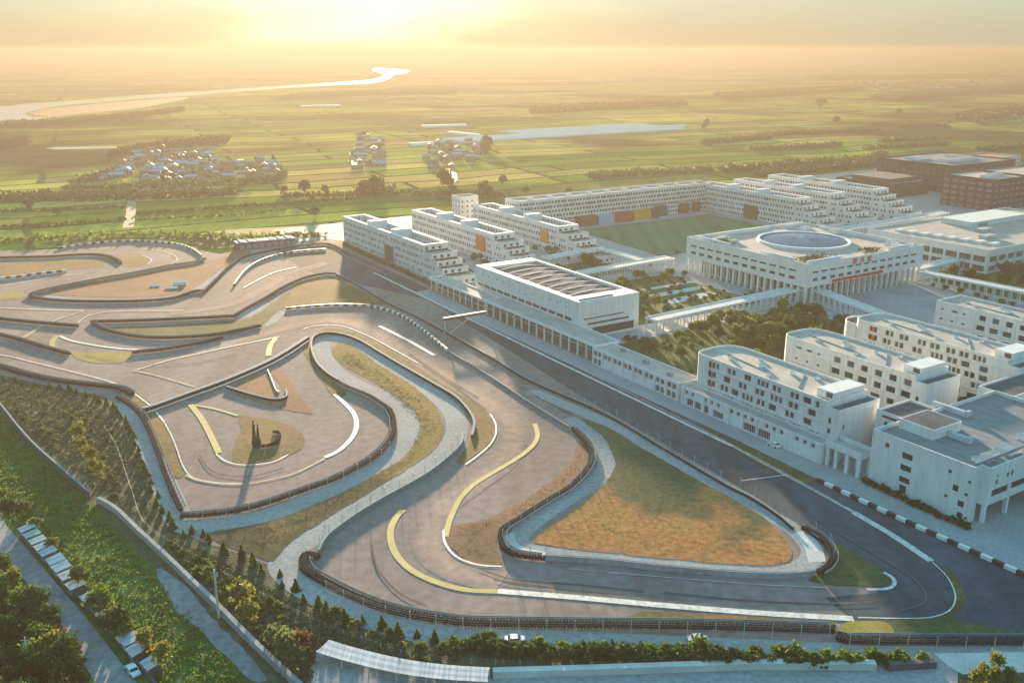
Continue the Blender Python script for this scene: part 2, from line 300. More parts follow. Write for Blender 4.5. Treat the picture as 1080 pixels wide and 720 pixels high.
# ------------------------------------------------------------------ the ground and its fields
def fields_material():
    m, nt, b = newmat('farmland', 1.0, 0.0)
    tc = nt.nodes.new('ShaderNodeTexCoord'); mp = nt.nodes.new('ShaderNodeMapping'); mp.inputs['Rotation'].default_value = (0, 0, R(-24))
    nt.links.new(tc.outputs['Object'], mp.inputs[0])
    nz = nt.nodes.new('ShaderNodeTexNoise'); nz.inputs['Scale'].default_value = .0035; nz.inputs['Detail'].default_value = 2; nt.links.new(tc.outputs['Object'], nz.inputs['Vector'])
    vm = nt.nodes.new('ShaderNodeVectorMath'); vm.operation = 'MULTIPLY_ADD'; vm.inputs[1].default_value = (70, 90, 0)
    nt.links.new(nz.outputs['Color'], vm.inputs[0]); nt.links.new(mp.outputs[0], vm.inputs[2])
    def bricks(bw, rh, mort, off=.5):
        t = nt.nodes.new('ShaderNodeTexBrick'); t.offset = off; t.inputs['Color1'].default_value = (0, 0, 0, 1); t.inputs['Color2'].default_value = (1, 1, 1, 1); t.inputs['Mortar'].default_value = (.5, .5, .5, 1)
        t.inputs['Scale'].default_value = 1; t.inputs['Brick Width'].default_value = bw; t.inputs['Row Height'].default_value = rh; t.inputs['Mortar Size'].default_value = mort; t.inputs['Mortar Smooth'].default_value = .4
        nt.links.new(vm.outputs[0], t.inputs['Vector']); return t
    A = bricks(300, 42, 3.0, .37); B = bricks(900, 210, 4.0, .5)
    ca = ramp(nt, A.outputs['Color'], [(.05, (.14, .20, .04)), (.25, (.27, .35, .065)), (.45, (.42, .44, .10)), (.62, (.27, .21, .09)), (.8, (.44, .40, .13)), (.97, (.13, .22, .045))])
    cb = ramp(nt, B.outputs['Color'], [(.0, (.55, .72, .55)), (.5, (1.0, 1.0, .9)), (1.0, (1.35, 1.15, .95))])
    c = mix(nt, ca, cb, 1.0, 'MULTIPLY')
    c = mix(nt, c, ramp(nt, noise_fac(nt, .012, 7), [(.3, g(.65)), (.7, g(1.3))]), .8, 'MULTIPLY')
    c = mix(nt, c, ramp(nt, noise_fac(nt, .5, 5, (1, .04, 1), R(-24)), [(.3, g(.75)), (.7, g(1.2))]), .6, 'MULTIPLY')
    c = mix(nt, c, (.035, .050, .020), A.outputs['Fac']); c = mix(nt, c, (.075, .11, .035), B.outputs['Fac'])
    w_ = ramp(nt, noise_fac(nt, .0022, 6), [(.50, g(0)), (.60, g(1))])
    c = mix(nt, c, ramp(nt, noise_fac(nt, .03, 5), [(.3, (.035, .045, .02)), (.7, (.075, .08, .035))]), w_)
    nt.links.new(c, b.inputs['Base Color']); return m
M['fields'] = fields_material()
mb = MB(); mb.face([(-30000, -400, 0), (30000, -400, 0), (30000, 40000, 0), (-30000, 40000, 0)])
tag(mb.build('ground', M['fields']), 'wide flat farmland of narrow green strip fields', None, None, 'structure')

ZC = [0.02]
def nz():
    ZC[0] += .003; return ZC[0]
def world_pts(pts, st=False):
    return [W(*p) if st else G(*p) for p in pts]
def ragged(P, amp):
    Q = resample(P + [P[0]], 1.6); rr = random.Random(len(Q)); C = sum(Q, Vector()) / len(Q); out = []; w_ = 0.0
    for i, p in enumerate(Q[:-1]):
        d = Q[i + 1] - Q[i - 1] if i else Q[1] - Q[0]; d.normalize(); w_ = w_ * .6 + rr.gauss(0, amp) * .7; out.append(p + Vector((-d.y, d.x, 0)) * w_)
    return out
def flat(name, pts, mat, label, sm=4, st=False, kind='structure', z=None):
    P = world_pts(pts, st); P = smooth(P, sm, True) if sm else P
    if name in ('infield_grass', 'infield_ground', 'verge_grass', 'meadow', 'gravel_bank', 'grass_strip'): P = ragged(P, .22)
    z = nz() if z is None else z
    mb = MB(); mb.cap(P, z); return tag(mb.build(name, M[mat]), label, None, None, kind)
def ribbon(mb, P, wl, wr, z, m=0, keep=None):
    n = len(P); L = []
    for i in range(n):
        d = (P[min(i + 1, n - 1)] - P[max(i - 1, 0)]); d.z = 0; d.normalize(); nn = Vector((-d.y, d.x, 0)); L.append((P[i] + nn * wl, P[i] - nn * wr))
    for i in range(n - 1):
        if keep and not keep(i): continue
        a, b_ = L[i]; c, d = L[i + 1]
        mb.face([(b_.x, b_.y, z), (d.x, d.y, z), (c.x, c.y, z), (a.x, a.y, z)], m)
def stroke(name, pts, width, mat, label, sm=5, st=False):
    P = world_pts(pts, st); P = smooth(P, sm) if sm and len(P) > 2 else P
    mb = MB(); ribbon(mb, P, width / 2, width / 2, nz()); return tag(mb.build(name, M[mat]), label, None, None, 'structure')

# river, its bar, far ponds and roads
wm, wnt, wb = newmat('river_water', .25, .4); wb.inputs['Base Color'].default_value = (.48, .46, .40, 1)
M['water'] = wm
flat('river', [(-90, 121), (0, 113), (25, 110), (60, 107.4), (110, 103.6), (150, 100.3), (200, 97), (260, 93), (320, 89.2), (370, 86.2), (393, 84.6), (404, 81), (406, 78.2), (394, 74.4), (396, 72.6), (412, 73), (432, 74.2), (428, 77), (415, 79), (412, 82.4), (398, 86.4), (370, 88.6), (320, 91.8), (260, 96.2), (200, 101), (150, 104.4), (110, 107.8), (60, 112.4), (32, 118), (27, 121), (40, 123.6), (56, 125.4), (40, 127.4), (0, 129), (-90, 133)], 'water', 'wide pale river winding away towards the low sun', 2)
flat('sand_bar', [(60, 113.4), (110, 109.0), (150, 105.6), (190, 102.6), (200, 103.4), (180, 108), (150, 113.5), (110, 118), (80, 121), (57, 123.4), (38, 121.4), (33, 119)], 'reddirt', 'brownish sand bar inside the river bend', 3)
stroke('farm_track', [(135, 240), (138, 225), (139, 214), (146, 209)], 7, 'fadedyellow', 'pale dirt track running up through the fields')
stroke('country_lane', [(150, 184), (170, 172), (186, 160)], 7, 'fadedyellow', 'pale lane through the blue roofed village')
stroke('village_road', [(245, 190), (250, 178), (254, 168)], 7, 'fadedyellow', 'short pale road at the right edge of the village')
stroke('valley_road', [(376, 178), (373, 165), (372, 160)], 8, 'fadedyellow', 'short pale road below the hazy hamlet')
stroke('embankment_road', [(765, 176.5), (800, 173.5), (860, 169.5)], 9, 'concrete', 'pale straight road beyond the white dormitories', 2)
stroke('field_road', [(478, 192), (477, 184), (474, 178)], 9, 'fadedyellow', 'pale road end beside the dormitories')
flat('irrigation_pond', [(47, 156.6), (60, 155.2), (125, 154.6), (128, 156), (60, 157.8)], 'water', 'narrow bright pond among the left fields', 0)
flat('flooded_field', [(215, 246), (260, 241), (365, 238), (372, 246), (310, 250), (220, 252)], 'yellowgrass', 'bare pale field behind the top of the track', 3)
# low hills on the skyline
def hills(label, az0, az1, dist, h, seed):
    rr = random.Random(seed); n = 60; mb = MB(); V = []; ph = [rr.uniform(0, 6.28) for _ in range(4)]
    for i in range(n + 1):
        a = R(az0 + (az1 - az0) * i / n); e = math.sin(math.pi * i / n) ** .7
        z = h * e * (.62 + .2 * math.sin(i * .21 + ph[0]) + .12 * math.sin(i * .53 + ph[1]) + .06 * math.sin(i * 1.3 + ph[2]))
        V.append([(math.sin(a) * (dist + k), math.cos(a) * (dist + k), -1 + (z + 1) * q) for k, q in ((-700, 0), (-250, .6), (0, 1), (400, .7), (1200, 0))])
    for i in range(n):
        for j in range(4): mb.face([V[i][j], V[i + 1][j], V[i + 1][j + 1], V[i][j + 1]])
    tag(mb.build('hills', M['scrubland']), label, None, None, 'structure')
hills('faint low hill range under the setting sun', -7, 6, 9500, 112, 3)
hills('very faint low hills on the right skyline', 8, 26, 11500, 108, 5)
hills('faint low hills on the left skyline', -30, -13, 12000, 100, 8)

# ------------------------------------------------------------------ land inside the picture's lower half
flat('scrub_ground', [(-140, 388), (0, 393), (60, 402), (125, 412), (150, 440), (168, 480), (186, 530), (205, 560), (280, 590), (340, 634), (420, 662), (520, 676), (700, 684), (900, 690), (1200, 690), (1200, 850), (-220, 850)], 'scrubland', 'rough scrub ground around the bottom of the circuit', 0)
flat('meadow', [(-140, 440), (0, 432), (30, 470), (70, 500), (110, 540), (140, 575), (185, 625), (240, 690), (290, 740), (330, 800), (60, 800), (40, 690), (-40, 560), (-140, 500)], 'meadow', 'bright green rough meadow beside the country road', 0)
flat('woodland_floor', [(-140, 560), (-6, 575), (40, 640), (80, 700), (110, 760), (130, 830), (-220, 830)], 'scrubland', 'dark undergrowth in the bottom left corner', 0)
flat('country_road', [(-60, 480), (0, 546), (40, 592), (90, 650), (146, 722), (200, 800), (150, 800), (102, 722), (66, 662), (32, 618), (0, 583), (-60, 520)], 'sideroad', 'straight blue grey country road in the bottom left corner', 0)
flat('gravel_bank', [(165, 600), (182, 606), (200, 622), (225, 652), (262, 690), (280, 716), (268, 716), (238, 692), (212, 664), (186, 642)], 'sideroad', 'bare gravel bank at the foot of the dark wall', 4)
flat('campus_ground', [(60, 212), (640, 212), (640, 930), (400, 980), (200, 900), (60, 700)], 'paving', 'grey paved campus grounds between the white buildings', 0, True)
# ------------------------------------------------------------------ asphalt of the circuit
flat('circuit_asphalt', [(-120, 275), (0, 264.5), (62, 262.8), (105, 256.4), (150, 253.8), (196, 257.5), (216, 265), (232, 268), (262, 262), (300, 256), (345, 252), (366, 254), (395, 268), (470, 304), (640, 383), (760, 438), (860, 486), (960, 535), (1100, 600), (1200, 640), (1200, 694), (1080, 691), (880, 692), (700, 685), (600, 683), (500, 680), (420, 670), (365, 653), (322, 630), (297, 606), (284, 596), (250, 583), (212, 571), (192, 561), (180, 543), (162, 505), (146, 468), (136, 447), (122, 428), (108, 418), (60, 409), (0, 395), (-120, 372)], 'asphalt', 'worn pinkish grey asphalt of the kart circuit', 0)
flat('pit_straight', [(575, 190), (575, 226), (430, 224), (428, 213.4), (60, 213.4), (60, 185), (108, 172), (135, 181.5), (148, 184), (165, 187.5), (208, 191), (252, 194), (336, 204), (400, 211), (412, 212), (440, 203), (480, 190), (510, 184)], 'straight', 'smooth asphalt of the long pit straight, darkened and blued as in shade', 0, True)
flat('pit_apron', [(428, 213.6), (428, 222), (60, 222), (60, 211.4), (165, 211.4), (200, 212.8), (300, 212.8)], 'paving', 'pale paved apron along the pit buildings', 0, True)
flat('hairpin_asphalt', [(860, 560), (900, 545), (985, 592), (1080, 640), (1200, 690), (1200, 690), (1080, 672), (985, 668), (900, 655), (870, 630), (960, 622)], 'straight', 'asphalt of the wide right hairpin, in the same shade-darkened colour', 0)
# service roads
SV = 'service'
stroke('service_road', [(128, 424), (141, 438), (153, 462), (165, 492), (177, 520), (188, 545), (202, 556), (235, 551), (280, 544), (330, 524), (376, 505), (411, 486), (429, 465), (431, 448), (421, 431), (396, 415), (366, 400), (346, 384), (338, 366), (348, 358), (372, 361), (401, 380), (440, 404), (470, 426), (482, 445), (479, 464), (459, 483), (424, 507), (380, 532), (340, 558), (306, 584), (299, 597), (311, 612), (342, 631), (382, 649), (432, 664), (500, 673), (600, 676), (700, 681), (800, 685), (890, 689), (1000, 687), (1120, 686)], 7.4, SV, 'pale concrete service road looping around the infield', 6)
stroke('service_road', [(600, 441), (622, 455), (636, 470), (641, 486), (636, 500), (620, 513), (596, 528), (568, 547), (549, 563), (548, 575), (562, 581), (600, 584), (700, 593), (780, 600), (830, 601), (851, 594), (857, 582), (850, 570), (836, 557), (800, 536), (760, 514), (708, 485), (640, 446), (560, 412)], 5.6, SV, 'grey service road around the large triangular infield', 6)
stroke('service_road', [(50, 312), (70, 316), (110, 317), (150, 316.5), (184, 313), (204, 306), (222, 296), (240, 283), (262, 271), (300, 262), (340, 257), (352, 256)], 6, SV, 'pale service road round the reddish left infield', 5)
flat('concrete_apron', [(529, 566), (541, 561), (545, 572), (553, 578), (575, 582), (575, 589), (548, 587), (535, 581)], 'concrete', 'pale concrete apron at the tip of the triangular infield', 0)
flat('concrete_apron', [(835, 563), (846, 560), (862, 570), (869, 583), (871, 592), (853, 593), (850, 582), (846, 573)], 'concrete', 'pale concrete apron at the right end of the triangular infield', 0)
flat('concrete_ramp', [(248, 335.5), (262, 327), (280, 319), (285, 320), (272, 329), (262, 335)], 'service', 'pale concrete ramp beside the upper barrier', 0)
flat('concrete_ramp', [(277, 344), (288, 333), (297, 328), (302, 328.5), (294, 338), (282, 344.5)], 'service', 'pale concrete ramp where the black and white wall begins', 0)
flat('blue_concrete_yard', [(338, 684), (420, 704), (520, 716), (720, 704), (850, 700), (1010, 699), (1010, 740), (900, 760), (360, 800), (320, 720)], 'service', 'blue grey concrete yard along the bottom edge', 0)
flat('access_road', [(985, 689), (1100, 687), (1200, 687), (1200, 712), (1080, 709), (1015, 711), (1000, 702)], 'concrete', 'pale concrete access road in the bottom right corner', 0)
# pale line along the track: same asphalt, paler towards the middle of the line
def pale_line(pts, wd, lab):
    P = smooth(world_pts(pts), 8); z = nz(); mb = MB(); ribbon(mb, P, wd / 2, wd / 2, z); me = mb.mesh('pale_track_line', [M['pale_line']]); uv = me.uv_layers.new(name='UVMap'); n = len(P)
    for f in me.polygons:
        for k, li in enumerate(f.loop_indices): uv.data[li].uv = ((f.index + (k in (1, 2))) / n, 0.0 if k in (0, 1) else 1.0)
    tag(link('pale_track_line', me), lab, None, None, 'structure')
PALE_LINE_CALLS = [
 ([(205, 372), (250, 360), (300, 346), (345, 338), (385, 345), (430, 372), (480, 404), (525, 432), (541, 455), (531, 486), (497, 512), (466, 535), (452, 560), (458, 585), (485, 603), (530, 613)], 9.5, 'pale warm line through the middle of the circuit'),
 ([(180, 331), (240, 322), (275, 306), (305, 290), (345, 277)], 8, 'pale warm line on the bend below the dormitories')]
for a_ in PALE_LINE_CALLS: pale_line(*a_)
# grass, dirt
pa, pb = G(640, 590), G(705, 488); dd = (pb - pa).normalized(); mid = (pa + (pb - pa) * .50).dot(dd)
M['triangle'] = infield_mix('orange_to_green_infield', [(.25, (.27, .145, .055)), (.5, (.38, .165, .065)), (.7, (.33, .21, .06))], [(.25, (.055, .075, .04)), (.5, (.085, .10, .05)), (.7, (.13, .125, .055))], (dd.x, dd.y), mid, 13)
pa, pb = G(300, 565), G(430, 470); dd = (pb - pa).normalized(); mid = (pa + (pb - pa) * .75).dot(dd)
M['tongue'] = infield_mix('dark_green_to_golden_infield', [(.25, (.040, .050, .030)), (.5, (.065, .07, .04)), (.7, (.10, .095, .05))], [(.25, (.13, .115, .035)), (.5, (.22, .16, .055)), (.7, (.29, .17, .065))], (dd.x, dd.y), mid, 14)

flat('infield_ground', [(48, 310), (60, 303), (100, 297), (140, 290.5), (175, 284), (214, 277.5), (236, 270), (246, 264), (260, 264), (264, 267), (248, 276), (231, 286), (216, 297), (200, 306), (180, 311), (150, 313.5), (100, 313), (62, 312)], 'reddirt', 'reddish bare ground inside the upper left bend', 2)
flat('infield_grass', [(-120, 281), (0, 278), (60, 275.5), (98, 274), (113, 277), (100, 282.5), (60, 285), (0, 291), (-120, 300)], 'drygrass', 'brownish grass tongue on the far left edge', 2)
flat('infield_grass', [(125, 270), (140, 267.6), (151, 269), (158, 274), (154, 279), (140, 281.5), (130, 281), (126, 275)], 'drygrass', 'small dry grass tip at the upper left hairpin', 3)
flat('infield_grass', [(-100, 314), (0, 309), (15, 307.4), (27, 309), (26, 313.5), (0, 316.5), (-100, 322)], 'yellowgrass', 'yellow grass sliver at the left edge', 2)
flat('infield_grass', [(112, 345.5), (150, 344.3), (210, 341.5), (246, 338), (264, 336), (286, 321), (312, 303), (332, 295.5), (353, 293.5), (372, 303), (404, 318.5), (408, 321.5), (375, 320.5), (342, 321), (306, 323.5), (292, 328), (279, 342), (262, 348), (240, 353.5), (200, 355.8), (160, 355.5), (130, 352)], 'greengrass', 'long green and tan verge between the two upper barriers', 2)
flat('infield_grass', [(318, 297.5), (352, 295), (400, 317.5), (374, 319), (338, 319.5), (310, 321.5), (300, 322), (306, 310)], 'drygrass', 'orange brown patch at the right end of the upper verge', 3)
flat('infield_grass', [(73, 371.5), (100, 371.5), (138, 372.5), (140, 377), (126, 383.5), (100, 383.5), (80, 378)], 'yellowgrass', 'small yellow painted grass island on the left', 0)
flat('infield_grass', [(351, 368), (360, 361.5), (376, 367), (400, 385), (430, 403), (455, 424), (465, 440), (468, 455), (463, 468), (450, 481), (425, 498), (390, 519), (360, 537), (330, 556), (305, 573), (288, 591), (278, 590), (250, 579), (217, 564), (250, 557), (300, 545), (340, 529.5), (380, 509.5), (415, 490), (435, 472), (442, 453), (438, 435), (420, 418), (390, 401), (366, 388), (353, 376)], 'tongue', 'long curved tongue of grass, golden above and dark green below', 2)
flat('infield_ground', [(239, 410.5), (262, 398), (282, 391.5), (290, 405), (295, 417), (285, 419), (262, 414.5)], 'reddirt', 'reddish dirt patch inside the small tyre wall', 0)
flat('infield_ground', [(284, 390.5), (297, 390), (331, 437.5), (300, 432), (268, 424), (246, 416), (288, 421.5), (301, 419), (298, 411)], 'reddirt', 'brown triangle of dry ground in the inner loop', 0)
flat('infield_grass', [(252, 437.5), (268, 440), (290, 444), (310, 450), (320, 459), (321, 469), (313, 477), (300, 482), (280, 487), (262, 489), (246, 487), (247, 470), (253, 455)], 'drygrass', 'brown grass island around the dark cypress', 3)
flat('infield_grass', [(152, 437), (163, 434), (172, 447), (181, 465), (189, 490), (194, 500), (183, 503), (172, 480), (163, 460)], 'drygrass', 'thin olive grass strip beside the left service road', 3)
flat('infield_ground', [(138, 412), (150, 418), (158, 427), (150, 432), (139, 427)], 'drygrass', 'small dry patch before the diagonal barrier', 2)
flat('infield_grass', [(318, 366), (327, 360), (331, 380), (346, 397), (357, 407), (366, 416), (352, 418), (338, 398), (326, 382)], 'drygrass', 'brown verge outside the tight inner hairpin', 3)
flat('infield_grass', [(330, 354), (344, 346.5), (366, 348.5), (391, 359), (430, 382), (460, 401), (490, 419), (513, 435), (521, 447), (521, 460), (514, 470), (502, 480), (489, 489), (481, 487), (491, 474), (499, 458), (500, 446), (492, 431), (462, 408), (420, 384), (381, 360), (360, 352), (343, 351)], 'drygrass', 'brown verge between the long curved wall and the track', 2)
flat('infield_ground', [(470, 562), (474, 574), (488, 588), (506, 595), (529, 596.5), (527, 586), (523, 573), (529, 559), (560, 538), (600, 513), (617, 496), (620, 481), (614, 466), (606, 474), (604, 487), (591, 500), (571, 515), (545, 531), (520, 545), (500, 550.5), (480, 554)], 'reddirt', 'brown dry infield inside the lower S bend', 2)
flat('infield_grass', [(545, 407), (600, 437), (637, 449), (705, 489), (760, 519), (800, 542), (822, 562), (833, 578), (834, 588), (825, 594.5), (790, 596), (700, 589.5), (640, 582.5), (585, 576), (566, 573), (563, 568), (580, 555), (605, 538), (631, 517), (645, 500), (648, 485), (640, 467), (624, 451), (599, 435)], 'triangle', 'large triangular infield fading from orange dry grass to dark green', 2)
flat('infield_grass', [(876, 572), (905, 586), (934, 604), (939, 610), (936, 616), (915, 619), (880, 616.5), (850, 612), (868, 604), (877, 592)], 'greengrass', 'dark green wedge inside the right hairpin', 2)
flat('verge_grass', [(984, 592), (1000, 600), (1013, 614), (1019, 630), (1014, 643), (1000, 653), (1060, 664), (1085, 666), (1200, 672), (1200, 682), (1060, 679), (892, 678), (886, 670), (893, 656), (960, 654), (985, 652), (1003, 643), (1008, 628), (1000, 610)], 'greengrass', 'green verge outside the right hairpin', 0)
flat('infield_ground', [(890, 658), (915, 655), (938, 658), (944, 671), (930, 674), (892, 674)], 'yellowgrass', 'orange dry patch at the end of the white run-off strip', 3)
flat('verge_grass', [(680, 645), (760, 648), (880, 656), (884, 666), (760, 662), (690, 660), (640, 657)], 'drygrass', 'dry olive verge under the white run-off strip', 0)
flat('verge_grass', [(240, 262), (262, 258), (300, 252), (345, 250), (330, 246), (250, 250), (200, 250), (100, 251), (40, 257), (60, 259), (150, 251), (196, 254), (222, 262)], 'greengrass', 'rough green verge behind the top of the track', 0)
flat('grass_strip', [(165, 211), (165, 203.5), (196, 206.5), (214, 212.5)], 'greengrass', 'narrow green strip before the black and white kerb wall', 0, True)
# curbs and painted markings
Wp, Tp, Yp, Fp = 'whitepaint', 'thinpaint', 'yellowpaint', 'fadedyellow'
for nm, pts, wd, mt, lab in [
 ('painted_kerb', [(525, 623.6), (600, 629.6), (700, 638.6), (800, 646.6), (900, 652.6)], 2.6, Wp, 'long broad white run-off strip at the bottom of the circuit'),
 ('painted_kerb', [(525, 624), (490, 622), (460, 614), (435, 602), (420, 588), (413, 574), (412, 560), (417, 547), (425, 538)], 2.3, Yp, 'wide yellow green kerb around the bottom left bend'),
 ('painted_kerb', [(564, 447), (567, 459), (562, 470), (546, 483), (521, 498), (500, 511), (486, 525), (478, 540), (473, 553), (470, 566)], 2.0, Yp, 'yellow kerb curving along the lower S bend'),
 ('painted_kerb', [(400, 344), (430, 359), (458, 375)], 2.2, Wp, 'short broad white strip on the middle track'),
 ('painted_kerb', [(900, 540.5), (940, 564), (982, 592)], 2.6, Wp, 'broad pale strip before the right hairpin'),
 ('painted_kerb', [(932, 604), (940, 608.5), (943.5, 614), (940, 619.5), (930, 621.6), (914, 621.6)], 1.2, Wp, 'white kerb round the tip of the green wedge'),
 ('painted_kerb', [(343, 482.5), (358, 475), (371, 462), (376, 450), (374, 438), (366, 428), (353, 416)], 2.0, Wp, 'broad white kerb on the outside of the inner loop'),
 ('painted_kerb', [(201, 427), (212, 441), (221, 457), (231, 478)], 2.6, Yp, 'yellow kerb on the left of the inner loop'),
 ('painted_kerb', [(205, 427.6), (225, 431), (251, 438.5)], 1.6, Fp, 'faded yellow kerb across the inner loop'),
 ('painted_kerb', [(63, 354.5), (75, 359.5), (100, 364.4), (125, 367.8), (148, 369.2)], 2.0, Wp, 'curved white strip by the yellow grass island'),
 ('painted_kerb', [(61, 354), (55, 361), (58, 368), (72, 371.5)], 3.0, Yp, 'yellow green bend beside the yellow grass island'),
 ('painted_kerb', [(45, 343.5), (35, 350), (25, 356.5)], 2.6, Fp, 'faded yellow band across the left track'),
 ('painted_kerb', [(291, 357), (285, 365), (283, 375.5)], 2.8, Yp, 'short yellow band above the diagonal barrier'),
 ('painted_line', [(145, 390), (180, 379.6), (215, 372), (250, 364.4), (294, 355.4)], 1.0, Wp, 'white line running up the middle track'),
 ('painted_line', [(141, 391), (165, 396.4), (206, 408.4)], 1.1, Fp, 'faded cream line slanting to the diagonal barrier'),
 ('painted_line', [(-80, 366), (0, 374.5), (30, 381), (60, 388.2), (100, 398.2), (122, 405), (140, 414.4), (152, 423), (160, 429)], .9, Wp, 'white edge line along the left outer barrier'),
 ('painted_line', [(164, 434), (173, 445)], 1.0, Wp, 'short white dash after the diagonal barrier'),
 ('painted_line', [(173, 445), (181, 460), (187, 475), (191, 487), (197, 498), (206, 505), (230, 509.4), (256, 510)], .6, Tp, 'thin pale edge line of the inner loop'),
 ('painted_line', [(196, 501), (206, 506), (230, 510.4), (256, 511), (285, 506), (312, 499), (343, 483.5)], .9, Fp, 'faded yellow line along the bottom of the inner loop'),
 ('painted_line', [(228, 479), (239, 487), (258, 490.6), (285, 488), (304, 480)], .7, Wp, 'white edge line below the cypress island'),
 ('painted_line', [(517, 437), (522.5, 447), (522.6, 459), (516, 470), (503.5, 481), (491, 490)], .8, Wp, 'white edge line round the brown dirt bulge'),
 ('painted_line', [(468, 559), (469, 572), (478, 585), (492, 592.4), (509, 596.6), (529, 597.8)], .9, Wp, 'white edge line round the lower brown infield'),
 ('painted_line', [(600, 600.4), (700, 609), (800, 617), (870, 620)], .4, Tp, 'thin pale line below the triangular infield'),
 ('painted_line', [(983, 593), (999, 609), (1007.4, 628), (1002.6, 643), (984, 651), (955, 652.6), (905, 651.6)], .5, Wp, 'thin white line sweeping round the right hairpin'),
 ('painted_line', [(57, 265.6), (90, 263.2), (130, 262.4), (160, 263.4), (180, 267.6), (187, 274), (180, 279.4)], .9, Tp, 'pale edge line on the upper left loop'),
 ('painted_line', [(-60, 310), (0, 302), (30, 297), (60, 292), (88, 288.6)], .9, Wp, 'white line on the left arm of the upper loop'),
 ('painted_line', [(150, 270), (158, 272.8), (159.6, 275), (156, 279)], 1.0, Wp, 'small white hook at the upper left hairpin'),
 ('painted_line', [(-60, 323), (0, 325), (50, 327), (88, 327.6)], 1.2, Wp, 'white line along the far left of the middle track'),
 ('painted_line', [(145, 328), (193, 327.6)], .9, Wp, 'short white line left of the upper verge'),
 ('painted_line', [(82, 341), (90, 335), (101, 331), (119, 328.6), (145, 328)], 1.1, Tp, 'pale curved line leading to the upper verge'),
 ('painted_line', [(88, 328.4), (70, 334), (55, 339.4)], .9, Tp, 'faint pale line slanting across the left track'),
 ('painted_line', [(257, 304), (272, 295.6), (290, 287.4), (312, 282.2)], 1.6, Wp, 'white line on the bend below the dormitories'),
 ('painted_line', [(320, 347.6), (329, 344.4), (345, 343), (362, 344.4), (385, 353), (410, 366), (440, 383)], .6, Tp, 'pale edge line over the long curved wall'),
 ]: stroke(nm, pts, wd * (.72 if nm == 'painted_line' else .78), mt, lab)
for nm, pts, wd, mt, lab in [
 ('painted_line', [(480, 214.8), (314, 210.4), (196, 207.6)], 1.3, Wp, 'broad white line along the pit straight'),
 ('painted_line', [(196, 207.6), (150, 203.2), (143, 202.4)], .5, Wp, 'thin white line continuing down the pit straight'),
 ('painted_line', [(428, 217), (300, 213.1), (212, 209.4), (196, 208.4), (170, 206.0), (143.6, 203.0)], .4, Tp, 'thin pale line marking the pit lane'),
 ('painted_line', [(171.6, 205.8), (176, 191.5)], .45, Wp, 'white line across the pit straight'),
 ('painted_line', [(352, 192), (368, 211)], .6, Tp, 'faint white start line near the gantry'),
 ('painted_line', [(556, 221), (520, 219), (480, 219.6)], .5, Tp, 'thin pale line below the first dormitory'),
 ]: stroke(nm, pts, wd, mt, lab, 5, True)
# skid marks
for pts, wd, lab in [
 ([(430, 372), (470, 399), (505, 420)], .45, 'thin dark skid mark on the middle track'), ([(446, 385), (480, 408), (512, 432)], .4, 'second thin dark skid mark on the middle track'),
 ([(505, 600), (540, 611), (600, 616), (680, 624)], .45, 'dark skid mark below the lower brown infield'), ([(520, 612), (590, 621), (660, 627)], .4, 'second dark skid mark below the lower brown infield'),
 ([(450, 640), (420, 625), (398, 600), (392, 575)], .5, 'dark skid mark outside the bottom left bend'), ([(700, 625), (780, 633), (860, 637), (920, 636)], .5, 'long skid mark leading into the right hairpin'),
 ([(210, 480), (225, 498), (262, 503), (300, 494)], .45, 'dark skid mark in the inner loop'), ([(90, 375), (140, 384), (200, 384), (250, 373)], .5, 'dark skid mark on the left middle track'), ([(300, 292), (330, 281), (350, 276)], .5, 'dark skid mark on the bend below the dormitories'),
 ([(880, 560), (930, 590), (968, 615), (975, 635), (950, 645)], .5, 'dark skid mark round the right hairpin')]: stroke('skid_mark', pts, wd, 'rubber', lab, 8)
# campus lawns and courts
flat('lawn', [(240, 238), (300, 238), (300, 345), (262, 350), (240, 340)], 'lawn', 'green planted court between the hall and the teaching blocks', 0, True)
flat('lawn', [(318, 272), (388, 272), (388, 350), (318, 350)], 'lawn', 'garden court between the hall and the library', 0, True)
flat('lawn', [(247, 462), (300, 462), (302, 600), (247, 600)], 'lawn', 'dark planted court enclosed by the right walkways', 0, True)
flat('lawn', [(176, 242), (232, 242), (232, 267), (176, 267)], 'lawn', 'shaded green court between the first two teaching blocks', 0, True)
flat('lawn', [(176, 285), (232, 285), (232, 308), (176, 308)], 'lawn', 'shaded green court between the second and third teaching blocks', 0, True)
flat('lawn', [(405, 280), (438, 280), (438, 340), (405, 340)], 'lawn', 'green court between the dormitories and the hall walkway', 0, True)
flat('garden_terrace', [(338, 310), (346, 310), (346, 342), (338, 342)], 'concrete', 'pale paved strip nearest the walkway in the garden court', 0, True)
flat('garden_terrace', [(352, 308), (358, 308), (358, 346), (352, 346)], 'concrete', 'middle pale paved strip in the garden court', 0, True)
flat('garden_terrace', [(365, 312), (369, 312), (369, 350), (365, 350)], 'concrete', 'narrow pale paved strip farthest back in the garden court', 0, True)
flat('sports_pitch', [(424, 380), (524, 388), (524, 512), (448, 512)], 'pitch', 'green striped sports pitch below the long dormitory', 0, True)
flat('library_forecourt', [(238, 372), (299, 378), (299, 448), (238, 446)], 'service', 'blue grey paved forecourt before the library', 0, True)
